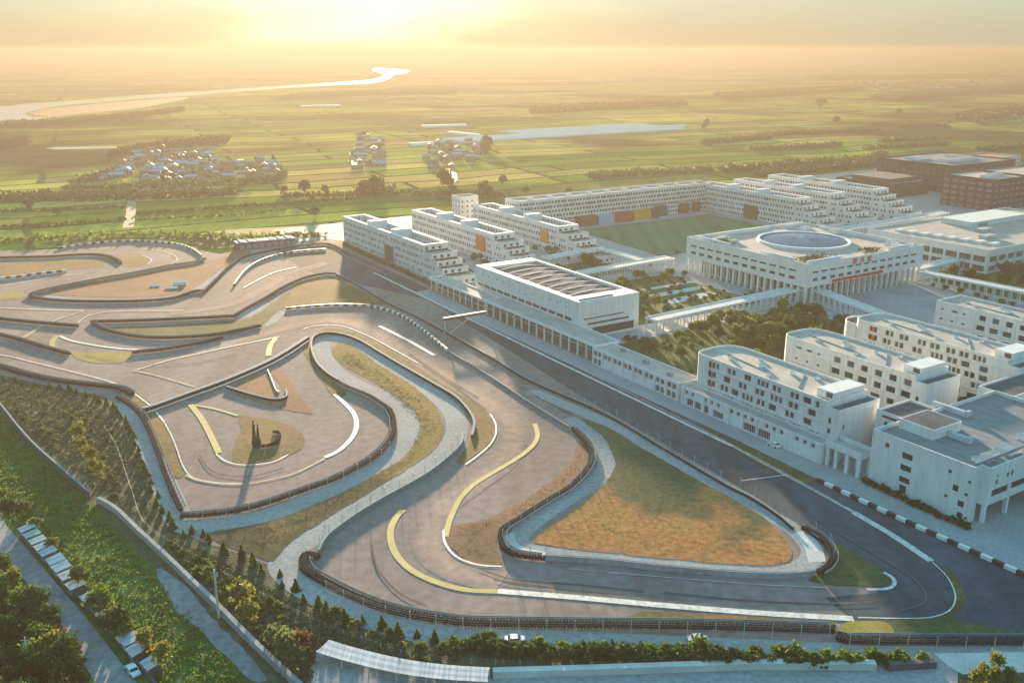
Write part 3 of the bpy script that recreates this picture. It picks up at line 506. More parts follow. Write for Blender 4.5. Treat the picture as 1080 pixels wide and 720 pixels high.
# ------------------------------------------------------------------ buildings
CAMP = Vector((0, 0, CAM_H))
WIN = {}
def win_mesh(w, h, gl, style):
    k = (round(w, 2), round(h, 2), gl, style)
    if k in WIN: return WIN[k]
    mb = MB(); f = .09 if w < 4 else .12
    if gl: mb.face([(0, .02, 0), (w, .02, 0), (w, .02, h), (0, .02, h)], 0)
    if style != 'bare':
        for x0, x1, z0, z1 in ((0, w, 0, f), (0, w, h - f, h), (0, f, f, h - f), (w - f, w, f, h - f)): mb.box(x0, x1, -.05, .015, z0, z1, 1)
        nm = max(1, int(round(w / 1.1))) if style == 'mull' else 1
        for i in range(1, nm): mb.box(w * i / nm - f / 2, w * i / nm + f / 2, -.04, .015, f, h - f, 1)
    WIN[k] = mb.mesh('window', [M[gl or 'glass'], M['trim'] if style != 'dark' else M['darkpanel']]); return WIN[k]
def wall_face(mb, p0, p1, z0, z1, rects=(), depth=.25, m=0):
    """one wall from p0 to p1 (outside on the right of travel) with real openings; returns window places"""
    p0 = Vector((p0[0], p0[1], 0)); p1 = Vector((p1[0], p1[1], 0)); L = (p1 - p0).length; d = (p1 - p0) / L; inn = Vector((-d.y, d.x, 0))
    P = lambda u, v, q=0.0: tuple(p0 + d * u + inn * q + Vector((0, 0, v)))
    rects = [r for r in rects if r[0] > .02 and r[1] < L - .02 and r[2] >= z0 and r[3] < z1 - .02]
    vs = sorted({z0, z1, *[r[2] for r in rects], *[r[3] for r in rects]})
    for a, b in zip(vs, vs[1:]):
        if b - a < 1e-6: continue
        row = sorted((r[0], r[1]) for r in rects if r[2] <= a + 1e-6 and r[3] >= b - 1e-6)
        u = 0.0
        for r0, r1 in row:
            if r0 > u + 1e-6: mb.face([P(u, a), P(r0, a), P(r0, b), P(u, b)], m)
            u = max(u, r1)
        if u < L - 1e-6: mb.face([P(u, a), P(L, a), P(L, b), P(u, b)], m)
    out = []
    for r in rects:
        u0, u1, v0, v1 = r[:4]
        mb.face([P(u0, v0), P(u1, v0), P(u1, v0, depth), P(u0, v0, depth)], m); mb.face([P(u0, v1, depth), P(u1, v1, depth), P(u1, v1), P(u0, v1)], m)
        mb.face([P(u0, v0, depth), P(u0, v1, depth), P(u0, v1), P(u0, v0)], m); mb.face([P(u1, v0), P(u1, v1), P(u1, v1, depth), P(u1, v0, depth)], m)
        out.append((P(u0, v0, depth - .03), math.atan2(d.y, d.x), u1 - u0, v1 - v0, r[4] if len(r) > 4 else None))
    return out
def put_windows(root, places, style='frame', gl=('glass', 'glass', 'glass', 'glass2'), cap=100, name='window', sub=False):
    """nearest ones as parts of their own, the rest (past a hundred) as one part"""
    mw = root.matrix_basis; rr = random.Random(len(places))
    pl = sorted(places, key=lambda q: (mw @ Vector(q[0]) - CAMP).length)
    for q in pl[:cap]:
        g_ = q[4] or rr.choice(gl)
        if sub: link('frame', win_mesh(q[2], q[3], None, style), link(name, win_mesh(q[2], q[3], g_, 'bare'), root, q[0], q[1]))
        else: link(name, win_mesh(q[2], q[3], g_, style), root, q[0], q[1])
    if pl[cap:]:
        mb = MB()
        for q in pl[cap:]:
            mt = Matrix.Translation(Vector(q[0])) @ Matrix.Rotation(q[1], 4, 'Z')
            mb.face([mt @ Vector(p) for p in ((0, .02, 0), (q[2], .02, 0), (q[2], .02, q[3]), (0, .02, q[3]))], 0)
            mb.face([mt @ Vector(p) for p in ((0, -.04, 0), (q[2], -.04, 0), (q[2], -.04, .1), (0, -.04, .1))], 1)
        o = mb.build(name, [M['glass'], M['trim']], root); o['kind'] = 'stuff'
def inset(poly, k):
    n = len(poly); out = []
    for i in range(n):
        a, b, c = (Vector((*poly[j % n], 0)) for j in (i - 1, i, i + 1))
        d1 = (b - a).normalized(); d2 = (c - b).normalized(); n1 = Vector((-d1.y, d1.x, 0)); n2 = Vector((-d2.y, d2.x, 0))
        mtr = (n1 + n2); mtr = mtr / max(.3, mtr.dot(n1)); out.append((b.x + mtr.x * k, b.y + mtr.y * k))
    return out
def roof_cap(root, poly, h, deck='roof', par=.9, rim=.4, wall='white', name='roof'):
    ins = inset(poly, rim); n = len(poly); mb = MB()
    for i in range(n):
        j = (i + 1) % n
        mb.face([(*poly[i], h), (*poly[j], h), (*ins[j], h), (*ins[i], h)], 1)
        mb.face([(*ins[i], h), (*ins[j], h), (*ins[j], h - par), (*ins[i], h - par)], 1)
    mb.cap(ins, h - par, 0)
    return mb.build(name, [M[deck], M[wall]], root)
def croot(name, label, cat, s0, t0, group=None):
    return thing(name, label, cat, W(s0, t0), -AX, group)
def ac_units(root, spots, z):
    for x, y, a, b, h in spots:
        mb = MB(); mb.box(x, x + a, y, y + b, z, z + h, 0); mb.box(x + .15, x + a - .15, y + .15, y + b - .15, z + h, z + h + .12, 1); mb.build('rooftop_unit', [M['trim'], M['rail']], root)
# footprints are counter-clockwise, x along t, y along s; the edge (X,0)-(0,0) does not exist: first edge faces the camera (-s), last one the track (-t)
def rect_fp(X, Y): return [(0, 0), (X, 0), (X, Y), (0, Y)]
M['greyfin'] = plain('grey_teal_fin', (.24, .31, .33), .8, .2)

# --- dormitories: stepped white blocks with small scattered windows and a sunken roof court
def dorm_rects(L, nfl, fh, z0=.6, seed=0, step=2.7, skip=None):
    out = []
    for f in range(nfl):
        n = int(L / step)
        for i in range(n):
            u = (i + .5) * step + (.55 if f % 2 else -.55) - .7
            if u < .6 or u + 1.5 > L - .6: continue
            if skip and skip(u, z0 + f * fh): continue
            out.append((u - .1, u + 1.5, z0 + f * fh + .35, z0 + f * fh + 2.2))
    return out
def fins(mb, p0, p1, nfl, fh, z0, seed, step=2.7, skip=None, fm=3):
    rr = random.Random(seed); p0 = Vector((*p0, 0)); p1 = Vector((*p1, 0)); L = (p1 - p0).length; d = (p1 - p0) / L; out = Vector((d.y, -d.x, 0))
    for f in range(nfl):
        for i in range(int(L / step)):
            u = (i + .5) * step + (.55 if f % 2 else -.55) + .75
            if u < .8 or u > L - 1.4 or (skip and skip(u, z0 + f * fh)) or rr.random() < .3: continue
            c = p0 + d * (u + .26) + out * .27; mb.obox(c, d, .42, .5, z0 + f * fh + .3, z0 + f * fh + 2.4, fm if rr.random() < .45 else 0)
def dorm(label, s0, s1, t0, t1, h, steps, seed, back=False, door=None, panel=None, group='white dormitory blocks'):
    """s0..s1 full height; steps = [(s, z)] descending terraces towards the camera"""
    X = t1 - t0; Y = s1 - s0; root = croot('dormitory', label, 'building', s0, t0, group); nfl = int(h / 2.95) - 1; fh = (h - 1.6) / nfl
    mb = MB(); pl = []
    sk = (lambda u, z: door and door[0] - 1.6 < u < door[1] + .4 and z < door[2]) if door else None
    pl += wall_face(mb, (0, Y), (0, 0), 0, h, dorm_rects(Y, nfl, fh, seed=seed, skip=sk)); fins(mb, (0, Y), (0, 0), nfl, fh, .6, seed, skip=sk)
    pl += wall_face(mb, (X, 0), (X, Y), 0, h, dorm_rects(Y, nfl, fh, seed=seed)); wall_face(mb, (X, Y), (0, Y), 0, h, dorm_rects(X, nfl, fh))
    # terraces
    y = 0.0; prev = h
    for i, (ds, z) in enumerate(steps):
        r_ = [(u, u + 1.8, z + .25, z + 2.1) for u in np.arange(1.2, X - 2.4, 4.2)] if prev - z > 2.4 else []
        pl += wall_face(mb, (0, y), (X, y), z, prev, r_)
        ny = y - ds; n2 = int(z / fh)
        if n2 > 0:
            rs = dorm_rects(ds, n2, fh, step=2.8); pl += wall_face(mb, (0, y), (0, ny), 0, z, rs); pl += wall_face(mb, (X, ny), (X, y), 0, z, rs)
        mb.box(.25, X - .25, ny + .25, y - .02, z - .95, z - .93, 1)
        for a, b, c, d_ in ((0, .25, ny, y), (X - .25, X, ny, y), (.25, X - .25, ny, ny + .25)): mb.box(a + .003, b - .003, c + .003, d_ - .003, z - .95, z + .005, 0)
        y, prev = ny, z
    pl += wall_face(mb, (0, y), (X, y), 0, prev, [(u, u + 1.6, .8, 2.4) for u in np.arange(1.5, X - 2.2, 4.0)])
    # sunken roof court
    k = 2.2; dz = h - 3.6; ins = inset(rect_fp(X, Y), k); fp = rect_fp(X, Y)
    for i in range(4):
        j = (i + 1) % 4; mb.face([(*fp[i], h), (*fp[j], h), (*ins[j], h), (*ins[i], h)], 0)
    for i in range(4):
        j = (i + 1) % 4; Li = (Vector(ins[j]) - Vector(ins[i])).length
        pl += wall_face(mb, ins[j], ins[i], dz, h, [(u, u + 1.4, dz + .6, dz + 2.3) for u in np.arange(1.2, Li - 2.5, 3.1)], m=2)
    mb.cap(ins, dz, 1)
    mb.build('wall', [M['white'], M['roof'], M['cream'], M['greyfin']], root)
    put_windows(root, pl)
    for yy in (Y * .36, Y * .66):
        b2 = MB(); b2.box(k + .01, X - k - .01, yy, yy + 5, dz + .01, h + 1.6, 0); b2.box(k + .4, X - k - .4, yy + .4, yy + 4.6, h + 1.6, h + 1.9, 0); b2.build('stair_tower', [M['trim']], root)
    if door:
        b3 = MB(); u0, u1, dh = door; b3.box(-.22, .12, Y - u1, Y - u0, .05, dh, 0); b3.build('gate_panel', [M['darkpanel']], root)
    if panel:
        u0, u1, z0, z1, mt = panel; b3 = MB(); b3.box(-.7, .1, Y - u1, Y - u0, z0, z1, 0); b3.build('coloured_panel', [M[mt]], root)
    return root
ST4 = [(10, 13.6), (6, 10.6), (6, 7.6), (8, 4.6)]
dorm('white dormitory nearest the pit straight, with a tall dark gateway', 460, 572, 236, 252, 17, ST4, 1, door=(62, 74, 9.5))
dorm('white dormitory with an orange red panel, second from the pit straight', 466, 571, 285, 300, 17, ST4, 2, panel=(86, 96, 5, 13.5, 'orange'))
dorm('white dormitory with an amber panel, third from the pit straight', 466, 568, 331, 347, 17, [(10, 13.6), (8, 10.6), (8, 7.6), (10, 4.6)], 3, panel=(84, 92, 5.5, 13, 'yellowpanel'))
# the long block closing the pitch
def long_dorm():
    X, Y = 178, 17; h = 21; root = croot('dormitory', 'very long white dormitory behind the green sports pitch', 'building', 541, 351, 'white dormitory blocks')
    mb = MB(); nfl = 6; fh = 3.2; pl = wall_face(mb, (0, 0), (X, 0), 0, h, dorm_rects(X, nfl, fh, z0=.9)); fins(mb, (0, 0), (X, 0), nfl, fh, .9, 9, fm=1)
    wall_face(mb, (X, 0), (X, Y), 0, h); wall_face(mb, (X, Y), (0, Y), 0, h, dorm_rects(X, nfl, fh)); pl += wall_face(mb, (0, Y), (0, 0), 0, h, dorm_rects(Y, nfl, fh))
    mb.build('wall', [M['white'], M['greyfin']], root); roof_cap(root, rect_fp(X, Y), h, 'roof', 1.0, .5); put_windows(root, pl)
    ac_units(root, [(12 + i * 17, 5 + (i % 3), 4, 3, 1.6) for i in range(10)], h - 1.0)
    x = 48
    for mt, L in (('brownpanel', 16), ('bluepanel', 15), ('redpanel', 17), ('yellowpanel', 18), ('brownpanel', 5)):
        b = MB(); b.box(x, x + L - .4, -7 - (L % 3), -.05, .02, 5.6 + (.8 if mt == 'yellowpanel' else 0)); b.box(x + .3, x + L - .7, -6.6 - (L % 3), -.3, 5.6, 6.5); b.build('coloured_podium', [M[mt]], root); x += L
    for x, L in ((122, 10), (146, 8), (160, 6)):
        b = MB(); b.box(x, x + L, -3.5, -.05, .02, 7.5); b.build('green_annex', [M['greenpanel']], root)
long_dorm()
ST3 = [(7, 16.2), (7, 12.8), (8, 9.4), (8, 6.0)]
dorm('stepped white dormitory at the right end of the long dormitory', 452, 552, 525, 541, 20, ST3, 5, panel=(52, 66, .1, 10, 'greenpanel'))
dorm('middle one of the three stepped white dormitories behind the library', 455, 552, 565, 581, 20, ST3, 6)
dorm('farthest right of the three stepped white dormitories behind the library', 452, 556, 609, 627, 20, ST3, 7)
def simple_block(name, label, cat, s0, t0, X, Y, h, wall, deck, fl, bay, ww, wh, gl='glass', group=None, style='frame', cap=60, sides=2, z0=1.0, par=.9, rim=.4):
    root = croot(name, label, cat, s0, t0, group); mb = MB(); fh = (h - 1.6) / fl
    def rc(L): return [(i * bay + (bay - ww) / 2, i * bay + (bay + ww) / 2, z0 + f * fh, z0 + f * fh + wh) for f in range(fl) for i in range(int(L / bay))]
    pl = wall_face(mb, (0, Y), (0, 0), 0, h, rc(Y)); pl += wall_face(mb, (0, 0), (X, 0), 0, h, rc(X)); wall_face(mb, (X, 0), (X, Y), 0, h, rc(Y)); wall_face(mb, (X, Y), (0, Y), 0, h, rc(X))
    mb.build('wall', [M[wall]], root); roof_cap(root, rect_fp(X, Y), h, deck, par, rim, wall); put_windows(root, pl, style, cap=cap); return root
simple_block('apartment_block', 'pale square block rising behind the dormitories', 'building', 586, 331, 15, 12, 20, 'cream', 'roof', 5, 4, 1.4, 1.5, cap=30)
b = simple_block('brick_building', 'long dark brick building behind the white dormitories, with blue grey roof', 'building', 488, 764, 92, 78, 24.5, 'brick', 'metalroof', 5, 6.2, 3.4, 1.9, style='mull', cap=100, group='dark brick buildings at the right edge')
ac_units(b, [(20, 20, 40, 9, 2.5), (14, 48, 20, 12, 2.2), (66, 30, 10, 25, 2.0)], 23.6)
b = simple_block('brick_building', 'dark brick building nearest the right edge, with ribbon windows', 'building', 416, 706, 45, 44, 24.5, 'brick', 'roof', 5, 7.2, 5.0, 1.8, style='mull', cap=100, group='dark brick buildings at the right edge')
ac_units(b, [(8, 10, 12, 8, 1.8), (26, 18, 14, 6, 1.6)], 23.6)
b = simple_block('glass_building', 'dark glazed building at the right edge beside the brick one', 'building', 410, 754, 70, 50, 24.5, 'darkpanel', 'roof', 5, 4.0, 3.5, 3.1, style='dark', cap=100)
b = simple_block('low_brick_building', 'low dark red building between the dormitories and the brick ones', 'building', 500, 698, 50, 58, 12, 'brick', 'roof', 3, 6, 4.6, 1.3, style='dark', cap=60)
b2 = MB(); b2.box(6, 44, 8, 46, 11.2, 14.5); b2.box(5.4, 44.6, 7.4, 46.6, 14.5, 15); b2.build('upper_storey', [M['darkpanel']], b)
simple_block('apartment_block', 'pale low building beyond the brick buildings at the right edge', 'building', 560, 930, 60, 40, 14, 'white', 'redtile', 3, 6, 3, 1.6, cap=30)

# --- the hall on the pit straight
def hall():
    X, Y, h = 33.5, 86.5, 17; root = croot('hall', 'big white hall on the pit straight with white ribs over its dark roof', 'building', 314, 234.5)
    mb = MB(); rr = random.Random(5)
    dots = [(u + rr.uniform(-1, 1), 0, 12.6 + rr.choice((-1.2, 0, .6)), 0) for u in np.arange(6, 82, 6.5)]
    pl = wall_face(mb, (0, Y), (0, 0), 0, h, [(u, u + .8, z, z + .9) for u, _, z, _ in dots] + [(u, u + 5.2, 7.4, 8.9) for u in np.arange(2, 80, 6.2)])
    pl += wall_face(mb, (0, 0), (X, 0), 0, h, [(3, 25, 8.6, 9.2), (5, 28, 6.0, 6.9), (8, 31, 1.0, 4.6)])
    wall_face(mb, (X, 0), (X, Y), 0, h); wall_face(mb, (X, Y), (0, Y), 0, h)
    mb.build('wall', [M['white']], root); put_windows(root, pl, 'dark', ('glass',))
    fp = rect_fp(X, Y); rec = [(3.6, 9), (X - 1.6, 9), (X - 1.6, Y - 7), (3.6, Y - 7)]; r = MB()
    for i in range(4):
        j = (i + 1) % 4; r.face([(*fp[i], h), (*fp[j], h), (*rec[j], h), (*rec[i], h)], 0); r.face([(*rec[i], h), (*rec[j], h), (*rec[j], h - 1.6), (*rec[i], h - 1.2)], 0)
    r.cap(rec, h - 1.2, 1); r.build('roof', [M['trim'], M['darkroof']], root)
    for i in range(8):
        y = 15 + i * 8.4; mb = MB(); n = 10
        for k in range(n):
            x0 = 4.2 + (X - 6.4) * k / n; x1 = 4.2 + (X - 6.4) * (k + 1) / n; z = lambda x: h - 1.1 + 1.1 * math.sin(math.pi * (x - 4.2) / (X - 6.4))
            a, c = z(x0), z(x1)
            for f in ([(x0, y, a), (x1, y, c), (x1, y + .45, c), (x0, y + .45, a)], [(x0, y, a - .35), (x1, y, c - .35), (x1, y, c), (x0, y, a)], [(x1, y + .45, c - .35), (x0, y + .45, a - .35), (x0, y + .45, a), (x1, y + .45, c)]): mb.face(f)
        mb.build('roof_rib', [M['trim']], root)
    mb = MB(); mb.box(2, 20, 2.0, 2.6, h, h + .5); mb.build('roof_rail', [M['darkpanel']], root)
hall()

# --- colonnades and covered walkways
def colonnade(label, s0, t0, X, Y, h=7.0, bay=6.0, back=True, glaz=True):
    root = croot('colonnade', label, 'colonnade', s0, t0)
    mb = MB(); mb.box(0, X, 0, Y, h - .7, h - .15, 0); mb.box(.35, X - .35, .35, Y - .35, h - .15, h - .1, 1)
    for a, b, c, d in ((0, .35, 0, Y), (X - .35, X, 0, Y), (.35, X - .35, 0, .35), (.35, X - .35, Y - .35, Y)): mb.box(a, b, c, d, h - .15, h + .45, 0)
    mb.build('roof', [M['trim'], M['roof']], root)
    for i in range(int(Y / bay) + 1):
        for x in ([.6] if back else [.6, X - .6]):
            c = MB(); yy = min(Y - .5, .5 + i * bay); c.box(x - .32, x + .32, yy - .32, yy + .32, 0, h - .702); c.build('column', [M['trim']], root)
    if back:
        c = MB(); xb = X - 3.2; c.box(xb, xb + .3, 0, Y, 0, .5, 0); c.box(xb, xb + .3, 0, Y, h - 1.6, h - .703, 0); c.build('back_wall', [M['white']], root)
        n = int(Y / 3.0)
        for i in range(n):
            gm = win_mesh(Y / n - .25, h - 2.12, 'glass', 'mull'); link('glazing', gm, root, (xb + .1, Y - i * Y / n - .1, .51), -math.pi / 2)
    return root
colonnade('long white glazed colonnade in front of the ribbed hall', 285.5, 222, 12.3, 86, 7)
colonnade('white colonnade joining the first dormitory to the hall', 373, 223, 9, 56, 6.4)
def pit_building():
    X, Y, h = 10.5, 51, 7; root = croot('pit_building', 'low white two storey wing with paired windows along the pit apron', 'building', 234.6, 220.5)
    mb = MB(); rc = []
    for i in range(8):
        u = 1.0 + i * 6.2; rc += [(u, u + 2.2, 3.9, 5.9), (u + 2.6, u + 4.8, 3.9, 5.9)]
        if i in (0, 7, 6): rc += [(u, u + 2.2, .4, 2.9), (u + 2.6, u + 4.8, .4, 2.9)]
    pl = wall_face(mb, (0, Y), (0, 0), 0, h, rc, .5); wall_face(mb, (0, 0), (X, 0), 0, h); wall_face(mb, (X, 0), (X, Y), 0, h, [(u, u + 3, 1, 5) for u in np.arange(2, 46, 5)]); wall_face(mb, (X, Y), (0, Y), 0, h)
    for i in range(9): mb.box(-.35, -.003, .3 + i * 6.2, .9 + i * 6.2, 0, h - .3)
    mb.build('wall', [M['white']], root); put_windows(root, pl, 'mull', ('glass', 'glass2'), sub=True); roof_cap(root, rect_fp(X, Y), h, 'roof', .5, .4)
    for i in (1, 3, 5):
        c = MB(); c.box(2 + i, 3.4 + i, 8 * i, 8 * i + 2.2, h - .5, h + .7); c.build('rooftop_unit', [M['rail']], root)
pit_building()
def walkway(label, s0, t0, s1, t1, wd, h=6.2, bay=4.2):
    """covered walkway from (s0,t0) to (s1,t1): flat white roof on two rows of thin columns"""
    a, b = W(s0, t0), W(s1, t1); d = (b - a); L = d.length; ang = math.atan2(d.y, d.x)
    root = thing('covered_walkway', label, 'walkway', a, ang)
    mb = MB(); mb.box(0, L, -wd / 2, wd / 2, h - .6, h, 0); mb.box(.3, L - .3, -wd / 2 + .5, wd / 2 - .5, h, h + .12, 1)
    for y in (-wd / 2, wd / 2 - .25): mb.box(0, L, y, y + .25, h + .002, h + .4, 0)
    mb.build('roof', [M['trim'], M['concrete']], root)
    n = max(2, int(L / bay))
    for i in range(n + 1):
        for y in (-wd / 2 + .5, wd / 2 - .5):
            c = MB(); x = .4 + (L - .8) * i / n; c.box(x - .22, x + .22, y - .22, y + .22, 0, h - .602); c.build('column', [M['trim']], root)
    mb = MB(); mb.box(0, L, -wd / 2 + .1, wd / 2 - .1, .1, .22); mb.build('floor_slab', [M['concrete']], root)
    return root
walkway('long covered walkway from the ribbed hall to the library corner', 306, 247 + 21.5, 311, 372, 7.5)
walkway('covered walkway from the library corner past the teaching blocks', 307, 375, 236, 357, 6.5)
walkway('covered walkway behind the hall, running to the left side of the library', 395, 271, 401, 364, 7.5)
walkway('short covered walkway behind the hall, in front of the dormitories', 438.5, 303, 442.5, 347, 7)
walkway('short covered walkway joining the two walkways behind the hall', 438, 346, 404, 345, 6.5)
walkway('covered walkway from the library corner to the far right edge', 307, 452, 314, 590, 8)
walkway('broad covered walkway running from the library to the right picture edge', 301, 453, 196, 461, 7.5)
walkway('covered walkway before the stepped dormitories behind the library', 404, 470, 412, 640, 8)

# --- the library with the blue dome
def library():
    X, Y, h = 91, 86, 20; root = croot('library', 'large square white library with a round blue glass dome on its roof', 'building', 302.5, 364.5)
    mb = MB(); zb = 8.6
    def rows(L): return [(u, u + 4.6, 15.0, 16.0) for u in np.arange(3.5, L - 6, 6.4)] + [(u, u + 3.9, 11.0, 12.6) for u in np.arange(4, L - 6, 6.4)]
    pl = wall_face(mb, (0, Y), (0, 0), zb, h, rows(Y), .5); pl += wall_face(mb, (0, 0), (X, 0), zb, h, rows(X), .5)
    wall_face(mb, (X, 0), (X, Y), zb, h, rows(Y)); wall_face(mb, (X, Y), (0, Y), zb, h, rows(X))
    mb.box(.01, X - .01, .01, Y - .01, zb - .3, zb, 0); mb.build('wall', [M['white']], root); put_windows(root, pl, 'dark', ('glass',))
    c = MB(); k = 6; pl = []
    def tall(L): return [(u, u + 3.6, .4, 7.6) for u in np.arange(1, L - 4.5, 4.4)]
    pl = wall_face(c, (k, Y - k), (k, k), 0, zb - .31, tall(Y - 2 * k), .2); pl += wall_face(c, (k, k), (X - k, k), 0, zb - .31, tall(X - 2 * k), .2); wall_face(c, (X - k, k), (X - k, Y - k), 0, zb - .31); wall_face(c, (X - k, Y - k), (k, Y - k), 0, zb - .31)
    c.build('ground_floor', [M['white']], root); put_windows(root, pl, 'mull', ('glass',), name='glazing')
    def col(x, y): q = MB(); q.box(x - .45, x + .45, y - .6, y + .6, 0, zb - .302); q.build('column', [M['trim']], root)
    for i in range(20): col(.8, 1 + i * 4.42)
    for i in range(1, 21): col(.8 + i * 4.47, .9)
    roof_cap(root, rect_fp(X, Y), h, 'roof', 1.0, .5)
    # dome
    cx, cy, r = 412 - 364.5, 347 - 302.5, 23.4; d = MB(); n = 72
    ring = [(r + 1.5, h - .98), (r + 1.5, h + .3), (r, h + .3), (r, h - .3)]
    for i in range(n):
        a0, a1 = 2 * math.pi * i / n, 2 * math.pi * (i + 1) / n
        for (r0, z0), (r1, z1) in zip(ring, ring[1:]): d.face([(cx + r0 * math.cos(a0), cy + r0 * math.sin(a0), z0), (cx + r0 * math.cos(a1), cy + r0 * math.sin(a1), z0), (cx + r1 * math.cos(a1), cy + r1 * math.sin(a1), z1), (cx + r1 * math.cos(a0), cy + r1 * math.sin(a0), z1)], 0)
    d.build('dome_ring', [M['trim']], root)
    d = MB(); nr = 7; prof = [(r * k / nr, h - .3 + .9 * (1 - (k / nr) ** 2)) for k in range(nr, -1, -1)]
    for i in range(n):
        a0, a1 = 2 * math.pi * i / n, 2 * math.pi * (i + 1) / n
        for (r0, z0), (r1, z1) in zip(prof, prof[1:]):
            q = [(cx + r0 * math.cos(a0), cy + r0 * math.sin(a0), z0), (cx + r0 * math.cos(a1), cy + r0 * math.sin(a1), z0), (cx + r1 * math.cos(a1), cy + r1 * math.sin(a1), z1), (cx + r1 * math.cos(a0), cy + r1 * math.sin(a0), z1)]
            d.face(q[:3] if r1 == 0 else q, 0)
    for i in range(0, n, 3):
        a = 2 * math.pi * i / n
        for (r0, z0), (r1, z1) in zip(prof, prof[1:-1]): d.tube((cx + r0 * math.cos(a), cy + r0 * math.sin(a), z0), (cx + r1 * math.cos(a), cy + r1 * math.sin(a), z1), .035, n=4, m=1)
    d.build('dome_glass', [M['poolglass'], M['darkpanel']], root)
    # raised roof edges, planting and plant
    for x0, x1, y0, y1, hh in ((3, 30, 3, 3.8, .8), (3, 3.8, 12, 34, .8), (66, 86, 3, 3.8, .8), (3, 3.8, 56, 82, .9), (22, 60, 81, 81.8, .9), (70, 87, 79, 79.8, .9), (86.4, 87.2, 20, 66, .9)):
        q = MB(); q.box(x0, x1, y0, y1, h - .99, h + hh); q.build('roof_upstand', [M['trim']], root)
    ac_units(root, [(8, 70, 5, 4, 1.6), (15, 72, 4, 4, 1.4), (10, 62, 6, 3, 1.5), (76, 10, 7, 4, 1.8), (74, 66, 6, 5, 1.6), (82, 50, 4, 6, 1.5)], h - .99)
    for (x0, y0, n_, sx, sy) in ((16, 12, 26, 14, 5), (9, 66, 22, 7, 6), (58, 9, 14, 8, 4)):
        V = []; F = []
        for i in range(n_ * 14):
            p = np.array([x0 + random.gauss(0, sx / 2.4), y0 + random.gauss(0, sy / 2.4), h - .7 + random.random() * 1.0]); a = random.random() * 6.28; e = .38
            dx = np.array([math.cos(a) * e, math.sin(a) * e, random.uniform(-.2, .2)]); dy = np.array([-math.sin(a) * e, math.cos(a) * e, random.uniform(-.3, .3)])
            b0 = len(V); V += [p - dx - dy, p + dx - dy, p + dx + dy, p - dx + dy]; F.append((b0, b0 + 1, b0 + 2, b0 + 3))
        q = MB(); q.arr(np.array(V), F); q.build('roof_planting', [M['leafdark']], root)
    # red writing and banner on the front
    for i, ch in enumerate('图书馆'):
        cu = bpy.data.curves.new('lettering', 'FONT'); cu.body = ch; cu.size = 3.3; cu.extrude = .12; cu.align_x = 'CENTER'
        o = bpy.data.objects.new('glyph', cu); COL.objects.link(o); bpy.context.view_layer.update()
        me = bpy.data.meshes.new_from_object(o.evaluated_get(bpy.context.evaluated_depsgraph_get())); bpy.data.objects.remove(o); me.materials.clear(); me.materials.append(M['red'])
        o = link('lettering', me, root, (34.5 + i * 5.6, -.16, 16.6)); o.rotation_euler = (math.pi / 2, 0, 0)
    q = MB(); q.box(18.5, 58, -.35, -.12, 9.0, 10.3); q.build('red_banner', [M['red']], root)
    for i in range(9):
        q = MB(); x = 18.8 + i * 4.47; q.box(x, x + .35, -.3, -.12, 5.2, 8.99); q.build('hanging_banner', [M['red']], root)
library()

